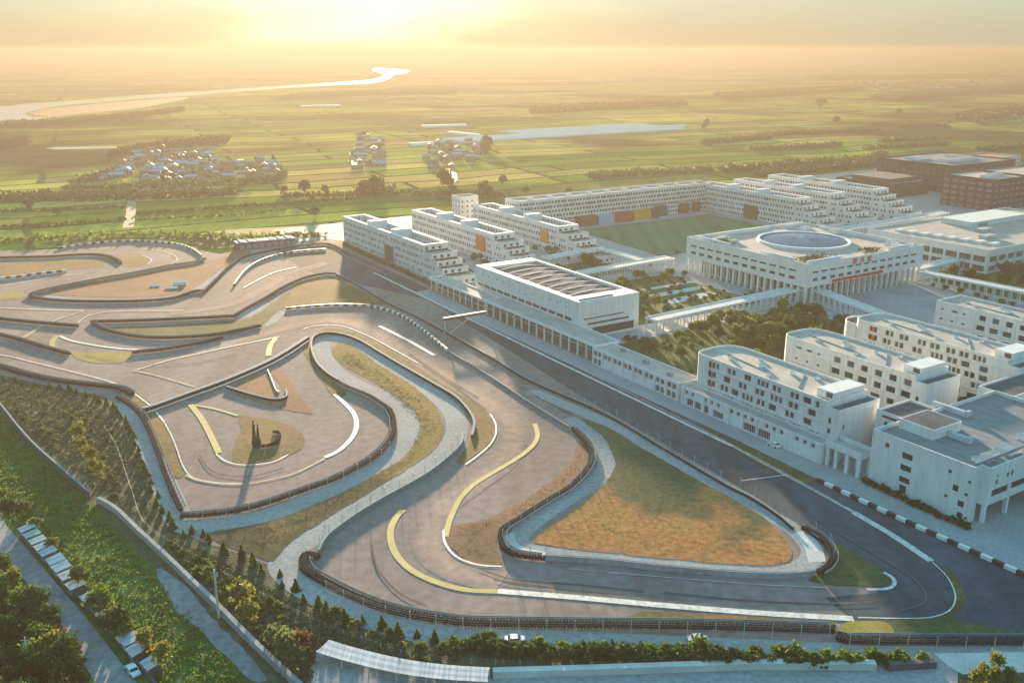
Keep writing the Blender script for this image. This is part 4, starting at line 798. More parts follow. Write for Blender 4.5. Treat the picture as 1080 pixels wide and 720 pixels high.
# --- teaching blocks
def teaching(label, s0, s1, t0, X, h, style, seed, curved=True, low=4.6):
    Y = s1 - s0; root = croot('teaching_block', label, 'building', s0, t0, 'white teaching blocks')
    if curved: fp = [(0, low), (X, low), (X, Y - 6), (X - 1.2, Y - 2.6), (X - 4, Y - .6), (X - 7, Y), (5, Y), (2, Y - .7), (.5, Y - 2.4), (0, Y - 5)]
    else: fp = [(0, low), (X, low), (X, Y), (0, Y)]
    mb = MB(); pl = []; rr = random.Random(seed); Ln = fp[-1][1] - low; fl = 5 if style == 'paired' else 4; fh = (h - 1.2) / fl
    rc = []
    for f in range(fl):
        z = .9 + f * fh + .3
        if style == 'paired':
            u = 3.0
            while u < Ln - 4:
                wds = rr.choice(((1.4, 1.4, 1.4), (1.8, 1.8), (3.2,), (1.6, 1.6)))
                if f == 0 and rr.random() < .5: rc.append((u, u + 4.6, .3, 2.6)); u += 7.5; continue
                for w_ in wds:
                    if u + w_ < Ln - 1: rc.append((u, u + w_, z, z + 2.15))
                    u += w_ + .4
                u += rr.choice((1.2, 2.2, 3.4))
        else:
            for i in range(3): rc.append((2.5 + i * 5.0, 2.5 + i * 5.0 + rr.choice((1.2, 2.6)), z + .5, z + 1.4))
            for i in range(7):
                u = 19 + i * 5.7
                if u + 3.4 < Ln - .5: rc.append((u + (.8 if f == fl - 1 or (i + f) % 4 == 1 else 0), u + 3.7, z - .1, z + 2.2))
    pl += wall_face(mb, fp[-1], fp[0], 0, h, rc, .45)
    for i in range(len(fp) - 1):
        a, b_ = fp[i], fp[i + 1]; L = math.dist(a, b_)
        pl += wall_face(mb, a, b_, 0, h, [(L * .3, L * .3 + 1.2, 1.2 + f * fh, 2.9 + f * fh) for f in range(fl)] if (i == 0 or L < 4.6 and L > 3.2) else ([(u, u + 1.6, 1.2 + f * fh, 2.9 + f * fh) for f in range(fl) for u in np.arange(3, L - 4, 4.5)] if i == 1 else []), .3)
    # storey ledges on the track side
    for f in range(1, fl):
        mb.box(-.28, -.004, low + .5, fp[-1][1] - .5, .62 + f * fh, .84 + f * fh)
    if style != 'paired':
        for i in range(8):
            y = fp[-1][1] - (18.1 + i * 5.7); mb.box(-.22, -.004, y - .3, y + .3, 1.0, h - 1.4) if y > low + 1 else None
    mb.build('wall', [M['cream' if style == 'paired' else 'white']], root); put_windows(root, pl, 'frame', sub=True)
    roof_cap(root, fp, h, 'roof', .8, .35, 'white')
    e = MB(); hl = h - 1.6; fe = [(0, 0), (X, 0), (X, low - .003), (0, low - .003)]; wall_face(e, (0, low - .003), (0, 0), 0, hl, [(.9, 2.0, 1.2 + f * fh, 2.9 + f * fh) for f in range(fl - 1)]); pl2 = wall_face(e, (0, 0), (X, 0), 0, hl, [(2.4, 3.4, 5.4, 7.2), (2.4, 3.4, 9.4, 11.2)] if style == 'paired' else [(2.4, 3.2, 5.2, 6.6)]); wall_face(e, (X, 0), (X, low - .003), 0, hl)
    e.build('end_wall', [M['cream']], root); put_windows(root, pl2, 'frame'); roof_cap(root, fe, hl, 'darkroof', .7, .3, 'white', 'end_roof')
    q = MB(); q.prism([(3.4, low + .5), (X - 1.2, low + .5), (X - 1.2, low + 7), (3.4, low + 7)], h - .79, h + 1.7, 0); q.box(3.34, 3.4, low + 1, low + 3.4, h - .2, h + 1.3, 1); q.build('penthouse', [M['white'], M['glass']], root)
    ac_units(root, [(X * .45, Y * .62, 1.8, 1.4, 1.3), (X * .3, Y * .8, 1.2, 1.2, 1.0), (X * .6, Y * .45, 1.4, 1.0, .9), (X * .72, Y * .7, 1.1, 1.1, .8), (X * .2, Y * .5, .9, 1.3, .8), (X * .75, Y * .33, 1.6, .9, .9), (X * .5, Y * .87, 1.0, .8, .7)], h - .79)
    q = MB()
    for x0, y0, x1, y1 in ((X * .2, Y * .3, X * .8, Y * .42), (X * .35, Y * .55, X * .5, Y * .9)): q.obox(((x0 + x1) / 2, (y0 + y1) / 2), (x1 - x0, y1 - y0), math.dist((x0, y0), (x1, y1)), .3, h - .79, h - .5)
    q.build('roof_pipe', [M['rail']], root)
    return root
t = teaching('five storey teaching block beside the pit apron, small red frames on its left end', 171, 234.5, 226, 19, 18, 'paired', 3)
for z in (4.6, 8.0, 11.4, 14.8):
    q = MB(); q.box(-.35, -.05, 53.2, 55.0, z, z + .18); q.box(-.35, -.05, 53.2, 53.4, z + .18, z + 1.7); q.box(-.35, -.05, 54.8, 55.0, z + .18, z + 1.7); q.build('red_frame', [M['red']], t)
t = teaching('white teaching block with big square windows, second from the pit apron', 171, 233, 269, 18, 18, 'square', 4)
t = teaching('white teaching block with small orange frames, third from the pit apron', 164, 233, 310, 18, 18, 'paired', 6)
for z in (8.0, 11.4, 14.8):
    q = MB(); q.box(-.35, -.05, 57.5, 60.2, z, z + .2); q.box(-.35, -.05, 58.6, 59.4, z + .2, z + 1.8); q.build('orange_frame', [M['orange']], t)
t = teaching('white teaching block with big square windows, farthest from the pit apron', 160, 232, 363, 17, 18, 'square', 8, False)
q = croot('stair_drum', 'low round white stair drum at the left end of the third teaching block', 'building', 226, 320); d = MB()
pp = [(7.5 * math.cos(2 * math.pi * i / 32), 7.5 * math.sin(2 * math.pi * i / 32) + 8.6) for i in range(32)]; d.prism(pp, 0, 15, 0, None, False); d.build('wall', [M['white']], q); roof_cap(q, pp, 15, 'darkroof', .7, .35, 'white')
# lower storey wing in front of the first teaching block
def front_wing():
    X, Y, h = 5.4, 62, 6.6; root = croot('pit_building', 'low white wing with dark garage openings at the foot of the first teaching block', 'building', 171.5, 220.3)
    mb = MB(); rc = [(u, u + 1.5, 4.2, 5.7) for u in np.arange(2, 58, 3.1) if int(u) % 4] + [(3, 6.2, .3, 3.0), (7, 10.2, .3, 3.0), (11.5, 14, .3, 3.0), (16, 21, .3, 2.8), (30, 35.5, .3, 3.2), (36.5, 41.8, .3, 3.2)]
    pl = wall_face(mb, (0, Y), (0, 0), 0, h, rc, .6); wall_face(mb, (0, 0), (X, 0), 0, h); wall_face(mb, (X, Y), (0, Y), 0, h); wall_face(mb, (X, 0), (X, Y), 0, h)
    for y in (1, 13, 25.5, 38, 50, 60.5): mb.box(-.4, -.003, y, y + .6, 0, h - .3)
    mb.build('wall', [M['white']], root); put_windows(root, pl, 'mull', ('glass', 'glass'), sub=True); roof_cap(root, rect_fp(X, Y), h, 'roof', .5, .3)
front_wing()
# open bridge between the first teaching block and the corner building
def link_bridge(label, s0, t0, X, Y, z0, h, cols):
    root = croot('link_bridge', label, 'bridge', s0, t0); mb = MB(); mb.box(0, X, 0, Y, z0, z0 + .7, 0)
    for a, b_, c, d in ((0, .3, 0, Y), (X - .3, X, 0, Y)): mb.box(a, b_, c, d, z0 + .703, h, 0)
    mb.box(.3, X - .3, 0, Y, z0 + .702, z0 + .76, 1); mb.build('deck', [M['white'], M['roof']], root)
    for x, y in cols:
        q = MB(); q.box(x - .4, x + .4, y - .5, y + .5, 0, z0 - .003); q.build('column', [M['trim']], root)
link_bridge('white link bridge on columns between the first teaching block and the corner building', 158.2, 221, 6.5, 12.6, 6.2, 8.2, [(x, y) for y in (1, 5.0, 9.0, 12) for x in (.8, 5.6)])
link_bridge('white link bridge behind the first teaching block', 158.2, 246, 5, 12, 8.4, 10.4, [(x, y) for y in (1, 11) for x in (.8, 4.2)])
link_bridge('white link bridge reaching the second teaching block', 158.2, 270, 5, 12, 7.0, 9.0, [(x, y) for y in (1, 11) for x in (.8, 4.2)])
# corner building at the right edge
def corner():
    X, Y, h = 60, 34, 16; root = croot('corner_building', 'large white corner building at the right edge with a metal roof', 'building', 123, 223.5)
    mb = MB(); R_ = lambda u, w_, z, hh: (u, u + w_, z, z + hh)
    rc = [R_(4.4, 1.3, 12.0, 1.4)] + [R_(10.0, 3.4, z, 1.8) for z in (3.6, 7.2, 10.8)] + [R_(10.4, 2.2, .3, 2.6)] + [R_(24.2, 1.0, 11.8, 1.0), R_(26, 1.7, 7.4, 1.8), R_(24, .9, 4.6, .9), R_(30, .9, 11.0, .9), R_(29.6, .9, 7.2, .9), R_(32, .9, 11.2, .9), R_(28, 1.8, 3.6, 1.8), R_(28.2, 1.7, .4, 1.7), R_(30.4, .8, .7, .8)]
    pl = wall_face(mb, (0, Y), (0, 2.5), 0, h, rc, .35); wall_face(mb, (0, 2.5), (3, 2.5), 0, h)
    pl += wall_face(mb, (3, 2.5), (3, 0), 5.4, h); pl += wall_face(mb, (3, 0), (X, 0), 5.4, h, [R_(2 + i * 9, 7.6, 7.2, 2.0) for i in range(6)] + [R_(3.0, 1.2, 10.6, 1.3), R_(3.2, .9, 12.6, .7), R_(8, 1.2, 11.4, 1.4), R_(10, 1.2, 11.4, 1.6), R_(22, 1.2, 11.4, 1.4), R_(26, 1.2, 11.4, 1.4), R_(40, 1.2, 11.4, 1.4)], .35)
    mb.box(3.01, X - .01, .01, 7.9, 5.1, 5.399, 0); wall_face(mb, (3, 8), (X, 8), 0, 5.1); wall_face(mb, (3, 2.5), (3, 8), 0, 5.1); wall_face(mb, (X, 0), (X, Y), 0, h); wall_face(mb, (X, Y), (0, Y), 0, h)
    mb.build('wall', [M['white']], root); put_windows(root, pl, 'dark', ('glass',), sub=True)
    for x in (3.7, 14, 25, 36, 47): q = MB(); q.box(x - .5, x + .5, .2, 1.2, 0, 5.098); q.build('column', [M['trim']], root)
    fp = [(0, 2.5), (3, 2.5), (3, 0), (X, 0), (X, Y), (0, Y)]; roof_cap(root, fp, h, 'metalroof', 1.1, .4)
    for x, y, L in ((15, 14, 9), (22, 22, 10), (33, 26, 12), (12, 27, 8)):
        q = MB(); q.box(x, x + 1.4, y, y + L, h - 1.0, h + .5); q.box(x - .2, x + 1.6, y - .2, y + .8, h - 1.0, h + .9); q.build('roof_duct', [M['palesheet']], root)
    ac_units(root, [(8, 4, 3, 2.5, 1.6), (12, 4.5, 2.2, 2.2, 1.3), (5.5, 5.2, 1.8, 2, 1.2), (17, 3, 5, 5, 1.0), (30, 6, 4, 3, 1.5)], h - 1.09)
    q = MB(); q.box(9, 22, Y - 13, Y - 2, h - 1.09, h + 2.0, 0); q.box(9.3, 21.7, Y - 12.7, Y - 2.3, h + 2.0, h + 2.02, 1); q.build('penthouse', [M['white'], M['darkroof']], root)
    q = MB(); q.box(.6, 26, 2.9, 3.3, h + .02, h + .9, 0); q.build('roof_rail', [M['rail']], root)
corner()
def back_link():
    X, Y, h = 16, 11, 15; root = croot('stair_block', 'white stair block with dark flat roof behind the corner building', 'building', 157.2, 240)
    mb = MB(); pl = wall_face(mb, (0, Y), (0, 0), 0, h, [(3, 4.2, 10.5, 12), (2, 7.5, 13, 13.9)]); pl += wall_face(mb, (0, 0), (X, 0), 0, h, [(3, 4.2, 12, 13.3), (8, 9.2, 12, 13.4)]); wall_face(mb, (X, 0), (X, Y), 0, h); wall_face(mb, (X, Y), (0, Y), 0, h)
    mb.build('wall', [M['white']], root); put_windows(root, pl, 'dark', ('glass',)); roof_cap(root, rect_fp(X, Y), h, 'darkroof', .7, .35)
    X, Y, h = 26, 12, 15.5; root = croot('stair_block', 'white stair block below the third teaching block near the right edge', 'building', 151, 284)
    mb = MB(); pl = wall_face(mb, (0, Y), (0, 0), 0, h, [(3, 4.2, 10.5, 12), (6, 7.2, 10.5, 12)]); pl += wall_face(mb, (0, 0), (X, 0), 0, h, [(u, u + 1.2, 12, 13.3) for u in (2, 7, 12, 17, 22)]); wall_face(mb, (X, 0), (X, Y), 0, h); wall_face(mb, (X, Y), (0, Y), 0, h)
    mb.build('wall', [M['white']], root); put_windows(root, pl, 'dark', ('glass',)); roof_cap(root, rect_fp(X, Y), h, 'darkroof', .7, .35)
back_link()
# wide flat building with skylights
def flat_building():
    X, Y, h = 150, 80, 14; root = croot('exhibition_hall', 'wide flat white building with rows of skylights behind the library', 'building', 292.5, 500)
    mb = MB(); pl = wall_face(mb, (0, Y), (0, 0), 0, h, [(u, u + 7.4, z, z + 3.6) for u in np.arange(2.5, Y - 8, 8.6) for z in (1.0, 6.2)], 1.2); pl += wall_face(mb, (0, 0), (X, 0), 0, h, [(u, u + 7.4, 6.2, 9.8) for u in np.arange(2.5, X - 8, 8.6)] + [(u, u + 7.4, 1, 4.4) for u in np.arange(2.5, X - 8, 8.6)], 1.0)
    wall_face(mb, (X, 0), (X, Y), 0, h); wall_face(mb, (X, Y), (0, Y), 0, h); mb.build('wall', [M['white']], root); put_windows(root, pl, 'mull', ('glass',)); roof_cap(root, rect_fp(X, Y), h, 'roof', .8, .5)
    for i in range(8):
        q = MB(); q.box(9 + i * 1.2, 16 + i * 1.2, 64 - i * 8, 67 - i * 8, h - .79, h + .4); q.build('skylight', [M['trim']], root)
    for i in range(6):
        q = MB(); q.box(30 + i * 18, 40 + i * 18, 20 + (i % 3) * 14, 25 + (i % 3) * 14, h - .79, h + 1.4); q.build('roof_lantern', [M['palesheet']], root)
    q = MB(); q.box(60, 120, 48, 70, h - .79, h + 2.5); q.build('upper_storey', [M['white']], root)
flat_building()
# start gantry over the straight
def gantry():
    root = croot('start_gantry', 'start gantry with a white topped beam across the pit straight', 'gantry', 354.5, 191.5); L = 20.5
    for x in (0, L): q = MB(); q.box(x - .25, x + .25, -.25, .25, 0, 6.0); q.box(x - .6, x + .6, -.6, .6, 0, .25); q.build('post', [M['post']], root)
    q = MB(); q.box(-.5, L + .5, -.7, .7, 6.001, 7.0, 0); q.build('beam', [M['brownpanel']], root); q = MB(); q.box(-.6, L + .6, -.8, .8, 7.001, 7.2, 0); q.build('beam_cap', [M['trim']], root)
gantry()
# long dark shed at the top of the track
r_ = thing('trackside_shed', 'long low dark shed with a white topped roof at the top of the track', 'shed', G(250, 264)); v = G(312, 258) - G(250, 264); r_.rotation_euler = (0, 0, math.atan2(v.y, v.x)); L = v.length
q = MB(); q.box(0, L, 0, 8, 0, 4.2, 0); q.build('wall', [M['darkpanel']], r_)
q = MB()
for i in range(14): q.box(L * i / 14 + .1, L * (i + 1) / 14 - .1, -.6, 8.6, 4.205, 4.5 + .5 * math.sin(i * 1.7) ** 2, 0)
q.build('roof', [M['palesheet']], r_)
for i in range(9):
    q = MB(); q.box(2 + i * L / 9, 2 + i * L / 9 + 3, -.08, -.01, .2, 3.0); q.build('shutter', [M['rail']], r_)
# ------------------------------------------------------------------ barriers and fences
def tyre_stack(): 
    n = 8; prof = [(.30, 0), (.36, .12), (.30, .27), (.36, .42), (.30, .55), (.36, .70), (.30, .84), (.35, .98), (.22, 1.06)]
    V = [(r * math.cos(2 * math.pi * i / n), r * math.sin(2 * math.pi * i / n), z) for r, z in prof for i in range(n)]; F = []
    for k in range(len(prof) - 1):
        for i in range(n): F.append((k * n + i, k * n + (i + 1) % n, (k + 1) * n + (i + 1) % n, (k + 1) * n + i))
    F.append(tuple((len(prof) - 1) * n + i for i in range(n))); return np.array(V), F
TS = tyre_stack()
def offs(P, k):
    out = []
    for i in range(len(P)):
        d = P[min(i + 1, len(P) - 1)] - P[max(i - 1, 0)]; d.z = 0; d.normalize(); out.append(P[i] + Vector((-d.y, d.x, 0)) * k)
    return out
def tyre_wall(label, pts, rows=2, st=False, side=1, rail=True, step=.72, h=1.0):
    P = smooth(world_pts(pts, st), 6) if len(pts) > 2 else world_pts(pts, st)
    o = P[0].copy(); root = thing('tyre_barrier', label, 'tyre barrier', o); Q = [p - o for p in P]
    mb = MB()
    for r in range(rows):
        for p in resample(offs(Q, side * r * .68), step):
            a = random.random() * 6; c, s_ = math.cos(a), math.sin(a); V = TS[0].copy(); x = V[:, 0] * c - V[:, 1] * s_ + p.x + random.gauss(0, .03); y = V[:, 0] * s_ + V[:, 1] * c + p.y + random.gauss(0, .03); V[:, 2] *= h
            mb.arr(np.stack([x, y, V[:, 2] + .25], 1), TS[1])
    mb.build('tyre_stacks', M['tyre'], root)
    if rail:
        mb = MB(); B = resample(offs(Q, side * (rows * .68 + .5)), 3.0)
        for a, b in zip(B, B[1:]):
            d = (b - a).normalized(); 
            for z0, z1 in ((.35, .66), (.74, 1.05)): mb.obox((a + b) / 2, d, (b - a).length, .12, z0 + .25, z1 + .25)
            mb.obox(a, d, .16, .16, 0, 1.35)
        mb.build('guard_rail', M['rail'], root)
    return root
def fence(label, pts, off=0.0, h=3.6, gap=6.0, st=False, name='safety_fence', wires=6):
    P = smooth(world_pts(pts, st), 6) if len(pts) > 2 else world_pts(pts, st); P = offs(P, off)
    o = P[0].copy(); root = thing(name, label, 'fence', o); Q = [p - o for p in P]; B = resample(Q, gap)
    pm = MB(); pm.tube((0, 0, 0), (0, 0, h), .085, .07, 6, 0); pm = pm.mesh('post', [M['post']])
    for p in B[:100]: link('post', pm, root, p)
    mb = MB()
    for k in range(wires):
        z = h * (k + 1) / wires - .1
        for a, b in zip(B, B[1:]): mb.tube((a.x, a.y, z), (b.x, b.y, z), .022, n=3)
    mb.build('wire_mesh', M['wire'], root); return root
def low_wall(label, pts, mat='tealrail', h=1.0, wd=.35, cap=True, st=False, name='concrete_barrier', cat='barrier'):
    P = smooth(world_pts(pts, st), 6) if len(pts) > 2 else world_pts(pts, st); o = P[0].copy(); root = thing(name, label, cat, o); Q = resample([p - o for p in P], 2.5); mb = MB(); c = MB()
    for a, b in zip(Q, Q[1:]):
        d = b - a; L = d.length
        if L < .01: continue
        mb.obox((a + b) / 2, d, L + .02, wd, 0, h)
        if cap: c.obox((a + b) / 2, d, L + .02, wd + .16, h + .003, h + .12)
    mb.build('wall', M[mat], root)
    if cap: c.build('top_rail', M['rail'], root)
    return root
BLK = MB(); BLK.box(-.95, .95, -.42, .42, .2, 1.12); BLK.box(-.8, .8, -.46, .46, .35, .95); BLKM = BLK.mesh('white_block', [M['whiteblock']]); BLKB = BLK.mesh('black_block', [M['blackblock']])
def block_wall(label, pts, st=False, per=4.2, sc=1.0):
    """black wall of blocks with every other block painted white"""
    P = smooth(world_pts(pts, st), 6) if len(pts) > 2 else world_pts(pts, st); o = P[0].copy(); root = thing('painted_barrier', label, 'barrier', o); Q = resample([p - o for p in P], per / 2); mb = MB()
    for i, (a, b) in enumerate(zip(Q, Q[1:])):
        d = b - a
        w_ = link('white_block' if i % 2 else 'black_block', BLKM if i % 2 else BLKB, root, (a + b) / 2, math.atan2(d.y, d.x)); w_.scale = (sc * per / 4.2, sc, sc)
    return root
T_up = [(62, 263), (76, 260.6), (90, 258.8), (105, 257), (120, 256), (140, 255), (160, 256), (180, 257.6), (195, 260.6), (206, 265.5), (213, 271)]
block_wall('black and white block wall along the top of the upper left loop', T_up, per=5.2, sc=1.25)
block_wall('black and white block wall on the left arm of the upper loop', [(-40, 299), (0, 295), (20, 293), (40, 290), (60, 288), (75, 286)], per=5.2, sc=1.25)
block_wall('black and white block wall on the bend before the first dormitory', [(247, 302), (252, 295), (258, 287.6), (266, 281), (276, 275.6), (290, 270.8), (305, 267.6), (322, 265.6), (345, 264)], per=4.6, sc=1.25)
block_wall('black and white block wall winding down the middle of the circuit', [(302, 327), (320, 325.2), (345, 323.4), (372, 323), (390, 324), (402, 327), (416, 331.4), (430, 338), (445, 348.6), (460, 361), (472, 371)], per=4.6, sc=1.25)
block_wall('black and white kerb wall between the pit straight and the corner building', [(164, 210), (130, 209.6), (80, 210.4)], st=True, per=6.0, sc=1.1)
low_wall('thin pale wall continuing the block wall down to the triangular infield', [(472, 371), (485, 379), (505, 391), (522, 401.5), (560, 427), (602, 453)], 'tealrail', .8, .4)
for lab, pts, rows in [
 ('dark tyre barrier along the lower arm of the upper left loop', [(215, 274), (205, 277.5), (180, 281), (140, 289), (100, 296), (60, 304), (40, 308.6), (31, 313), (45, 317), (70, 319), (105, 319.6), (150, 319), (183, 316), (205, 309), (215, 308)], 2),
 ('dark tyre barrier on the far left grass tongue', [(-40, 274), (0, 273), (50, 272), (90, 269.6), (110, 271), (121, 274.6), (127, 279)], 2),
 ('dark barrier along the outer edge of the bend below the dormitories', [(215, 310), (228, 297), (245, 280.5), (262, 271), (300, 263), (338, 258.4), (352, 260.5), (366, 269)], 1),
 ('dark tyre barrier at the left edge above the yellow grass island', [(-40, 334), (0, 338), (40, 342), (83, 345.6)], 2),
 ('dark tyre barrier along the top of the upper verge', [(96, 341), (150, 339.6), (210, 337), (247, 335)], 2),
 ('dark barrier climbing from the upper verge to the pit straight', [(247, 335), (262, 326), (281, 315.6), (300, 304), (320, 295), (340, 290.4), (355, 290)], 1),
 ('dark tyre barrier along the bottom of the upper verge', [(97, 341.6), (105, 347), (120, 352), (140, 356), (165, 358), (200, 357), (228, 354.4), (250, 350.6), (276, 345)], 2),
 ('dark tyre barrier beyond the small yellow grass island', [(140, 373.6), (170, 370.4), (200, 365.6), (235, 357.4)], 2),
 ('dark tyre barrier before the small yellow grass island', [(-40, 346), (0, 355), (20, 360), (46, 368), (73, 375)], 2),
 ('outer tyre barrier along the left edge of the circuit', [(-40, 380), (0, 389), (20, 395), (45, 401), (70, 405), (100, 408.4), (125, 411.6), (138, 417.6)], 3),
 ('tyre barrier along the left service road', [(123, 420.6), (137, 429), (148, 440), (156, 455), (164, 475), (172, 498), (181, 521), (190, 541)], 2),
 ('long curved tyre barrier under the inner loop', [(191, 547), (215, 545.6), (245, 542), (275, 535), (305, 525), (330, 516), (350, 509), (372, 498), (392, 486), (407, 473), (415, 460), (417, 447), (413, 435), (403, 427), (388, 418), (370, 411), (357, 404.6)], 2),
 ('thick tyre barrier along the bottom bend of the circuit', [(337, 588), (326, 585.6), (319, 588), (316.5, 595), (319, 603), (330, 611), (350, 622), (370, 632), (400, 643.6), (430, 651.6), (470, 658), (500, 661), (600, 662.6), (700, 663.6), (758, 664.6), (882, 668)], 3),
 ('tyre barrier curling round the tip of the triangular infield', [(603, 454), (613, 464), (619.6, 473), (622, 483), (620, 492), (612, 503.6), (598, 516.6), (580, 527.4), (560, 540), (545, 549.6), (530, 559), (526.4, 567), (528, 576), (535, 583.6), (548, 588.6), (574, 591.6)], 2),
 ('tyre barrier along the bottom right edge of the circuit', [(884, 671), (891, 678.6), (960, 680), (1040, 680.4), (1140, 680.6)], 3),
 ('tyre barrier round the right end of the triangular infield', [(846, 559), (860, 566.4), (871, 577), (876, 588), (871, 599), (860, 606)], 2)]:
    tyre_wall(lab, pts, rows)
tyre_wall('small curved tyre wall beside the dark cypress', [(270, 472), (278, 472.6), (287, 470.4), (293, 466), (295.6, 460.6), (292, 457.4), (287, 458)], 1, rail=False)
low_wall('long curved wall from the inner hairpin down the middle of the circuit', [(357, 403), (345, 395), (335, 385), (329.6, 373), (328.6, 362), (333, 355.4), (345, 352.4), (362, 354.4), (380, 361), (400, 373), (420, 385), (440, 396.4), (460, 408), (480, 420), (492, 432), (499, 443), (500, 452), (497.6, 462)], 'tyre', 1.1, .7)
low_wall('curved teal wall along the service road above the bottom bend', [(487, 458), (487.4, 468), (480.6, 477.6), (470, 487), (455, 499), (435, 511.4), (410, 525), (385, 539.6), (365, 553), (345, 569), (336, 585)], 'tealrail', 1.3, .5)
low_wall('pale concrete wall along the bottom of the triangular infield', [(575, 590.6), (640, 595), (700, 601.6), (780, 608.4), (830, 609.6), (860, 606.4)], 'service', 1.5, .6)
low_wall('long dark guard wall on the infield side of the pit straight', [(355, 290), (375, 300.4), (409, 320.4), (440, 335.4), (472, 352.6), (520, 379.6), (560, 403.4), (637, 437.6), (700, 474.6), (763, 511.6), (793, 527), (821, 545.6), (838, 560.4)], 'tyre', 1.0, .5)
low_wall('diagonal double guard wall crossing the inner loop', [(151, 433.4), (163, 430), (200, 416.6), (240, 402), (280, 384.6), (300, 373.6), (325, 357.4)], 'tyre', 1.2, 1.6)
low_wall('pale inner shoulder wall below the diagonal guard wall', [(156, 437), (200, 421), (240, 406.4), (282, 388), (304, 376), (326, 361)], 'tealrail', .8, .5)
low_wall('small V shaped tyre wall round the reddish dirt patch', [(239, 409.6), (260, 416.4), (285, 422.6), (298, 422.4), (303, 418.4), (301, 412)], 'tyre', 1.0, .6)
low_wall('short pale rail beside the reddish dirt patch', [(282.4, 391), (287, 402), (292, 413.6), (297.6, 414)], 'whiteblock', .7, .3, False)
low_wall('short kerb wall at the start of the grass strip on the pit straight', [(846, 556), (866, 572)], 'tyre', .9, .5)
for lab, pts, off in [
 ('tall safety fence behind the thick bottom tyre barrier', [(350, 624), (370, 634), (400, 646), (430, 654), (470, 660.4), (500, 663), (600, 664.6), (700, 665.6), (882, 670)], -1.6),
 ('tall safety fence along the bottom right edge of the circuit', [(893, 680), (960, 681.4), (1140, 682)], -1.6),
 ('tall safety fence along the teal wall above the bottom bend', [(486, 470), (470, 488), (435, 512.4), (410, 526), (385, 540.6), (365, 554), (345, 570), (337, 585)], -.8),
 ('safety fence behind the long curved tyre barrier', [(191, 547.6), (245, 542.6), (275, 535.6), (305, 525.6), (350, 509.6), (392, 486.6), (411, 470)], -2.2),
 ('safety fence round the tip of the triangular infield', [(624, 482), (613, 504), (580, 528), (545, 550), (527, 568), (535, 585), (575, 592.4)], .9),
 ('safety fence along the bottom of the triangular infield', [(575, 590), (640, 594.4), (700, 601), (780, 607.8), (830, 609), (860, 606)], .6),
 ('safety fence round the right end of the triangular infield', [(778, 516), (800, 529), (826, 547), (850, 560), (870, 574), (876, 588)], .9),
 ('safety fence on the infield side of the pit straight', [(560, 402.6), (637, 436.8), (700, 473.8), (763, 510.8)], .4)]:
    fence(lab, pts, off)

# ------------------------------------------------------------------ trees and plants
def clump_crown(seed, n, m, rx, ry, rz, zc, size, flat_bottom=.3, cone=False, lump=.32):
    rg = np.random.default_rng(seed); V = []; F = []
    for k in range(n):
        if cone:
            t = rg.random() ** 1.4; a = rg.random() * 6.283; r = (1 - t) * (.55 + .45 * rg.random()); c = np.array([rx * r * math.cos(a), ry * r * math.sin(a), zc - rz + 2 * rz * t]); lp = lump * (1.15 - t)
        else:
            d = rg.normal(size=3); d /= np.linalg.norm(d); d[2] = abs(d[2]) if rg.random() > flat_bottom else d[2]; q = rg.uniform(.45, 1.0) * (1 + .22 * math.sin(3 * math.atan2(d[1], d[0]) + seed)); c = np.array([d[0] * rx * q, d[1] * ry * q, zc + d[2] * rz * q]); lp = lump * rg.uniform(.6, 1.3)
        P = c + rg.normal(size=(m, 3)) * lp * np.array([rx, ry, rz * .8]) * .62
        A = rg.normal(size=(m, 3)); A /= np.linalg.norm(A, axis=1)[:, None]; B = np.cross(A, rg.normal(size=(m, 3))); B /= np.linalg.norm(B, axis=1)[:, None]; s = size * rg.uniform(.6, 1.3, size=(m, 1))
        Q = np.stack([P - A * s - B * s * .6, P + A * s - B * s * .6, P + A * s + B * s * .6, P - A * s + B * s * .6], 1).reshape(-1, 3)
        b = len(V) and sum(len(x) for x in V); V.append(Q); F += [(b + 4 * i, b + 4 * i + 1, b + 4 * i + 2, b + 4 * i + 3) for i in range(m)]
    return np.concatenate(V), F
def trunk_mesh(h, r, seed, limbs=4):
    rr = random.Random(seed); mb = MB(); top = Vector((rr.uniform(-.2, .2), rr.uniform(-.2, .2), h)); mb.tube((0, 0, -.1), top, r, r * .5, 7)
    for i in range(limbs):
        z = h * rr.uniform(.55, .95); a = 6.283 * i / limbs + rr.random(); e = Vector((math.cos(a) * h * .35, math.sin(a) * h * .35, z + h * .4)); mb.tube(top * (z / h), e, r * .5, r * .15, 5)
    return mb.mesh('trunk', [M['bark']])
KIND = {}
def tree_kind(key, leaf, n, m, r, rz, zc, size, th, tr, cone=False, variants=3, ry=None, lump=.32):
    out = []
    for v in range(variants):
        mb = MB(); V, F = clump_crown(hash(key) % 1 + len(KIND) * 17 + v * 5 + 3, n, m, r, ry or r, rz, zc, size, cone=cone, lump=lump); mb.arr(V, F)
        out.append((mb.mesh('crown', [M[leaf]]), trunk_mesh(th, tr, v + len(KIND))))
    KIND[key] = out
tree_kind('round', 'leaf', 60, 14, 2.6, 2.5, 4.3, .36, 2.6, .18)
tree_kind('dark', 'leafdark', 60, 14, 2.8, 2.7, 4.5, .38, 2.6, .2)
tree_kind('yellow', 'leafyellow', 46, 12, 1.8, 2.9, 4.4, .30, 2.6, .13)
tree_kind('pale', 'leafpale', 46, 12, 2.0, 1.9, 3.2, .32, 1.8, .12)
tree_kind('russet', 'leafred', 46, 12, 2.0, 2.0, 3.2, .32, 1.8, .12)
tree_kind('conifer', 'conifer', 70, 11, 1.25, 1.75, 2.0, .22, 1.6, .09, True, 4, None, .26)
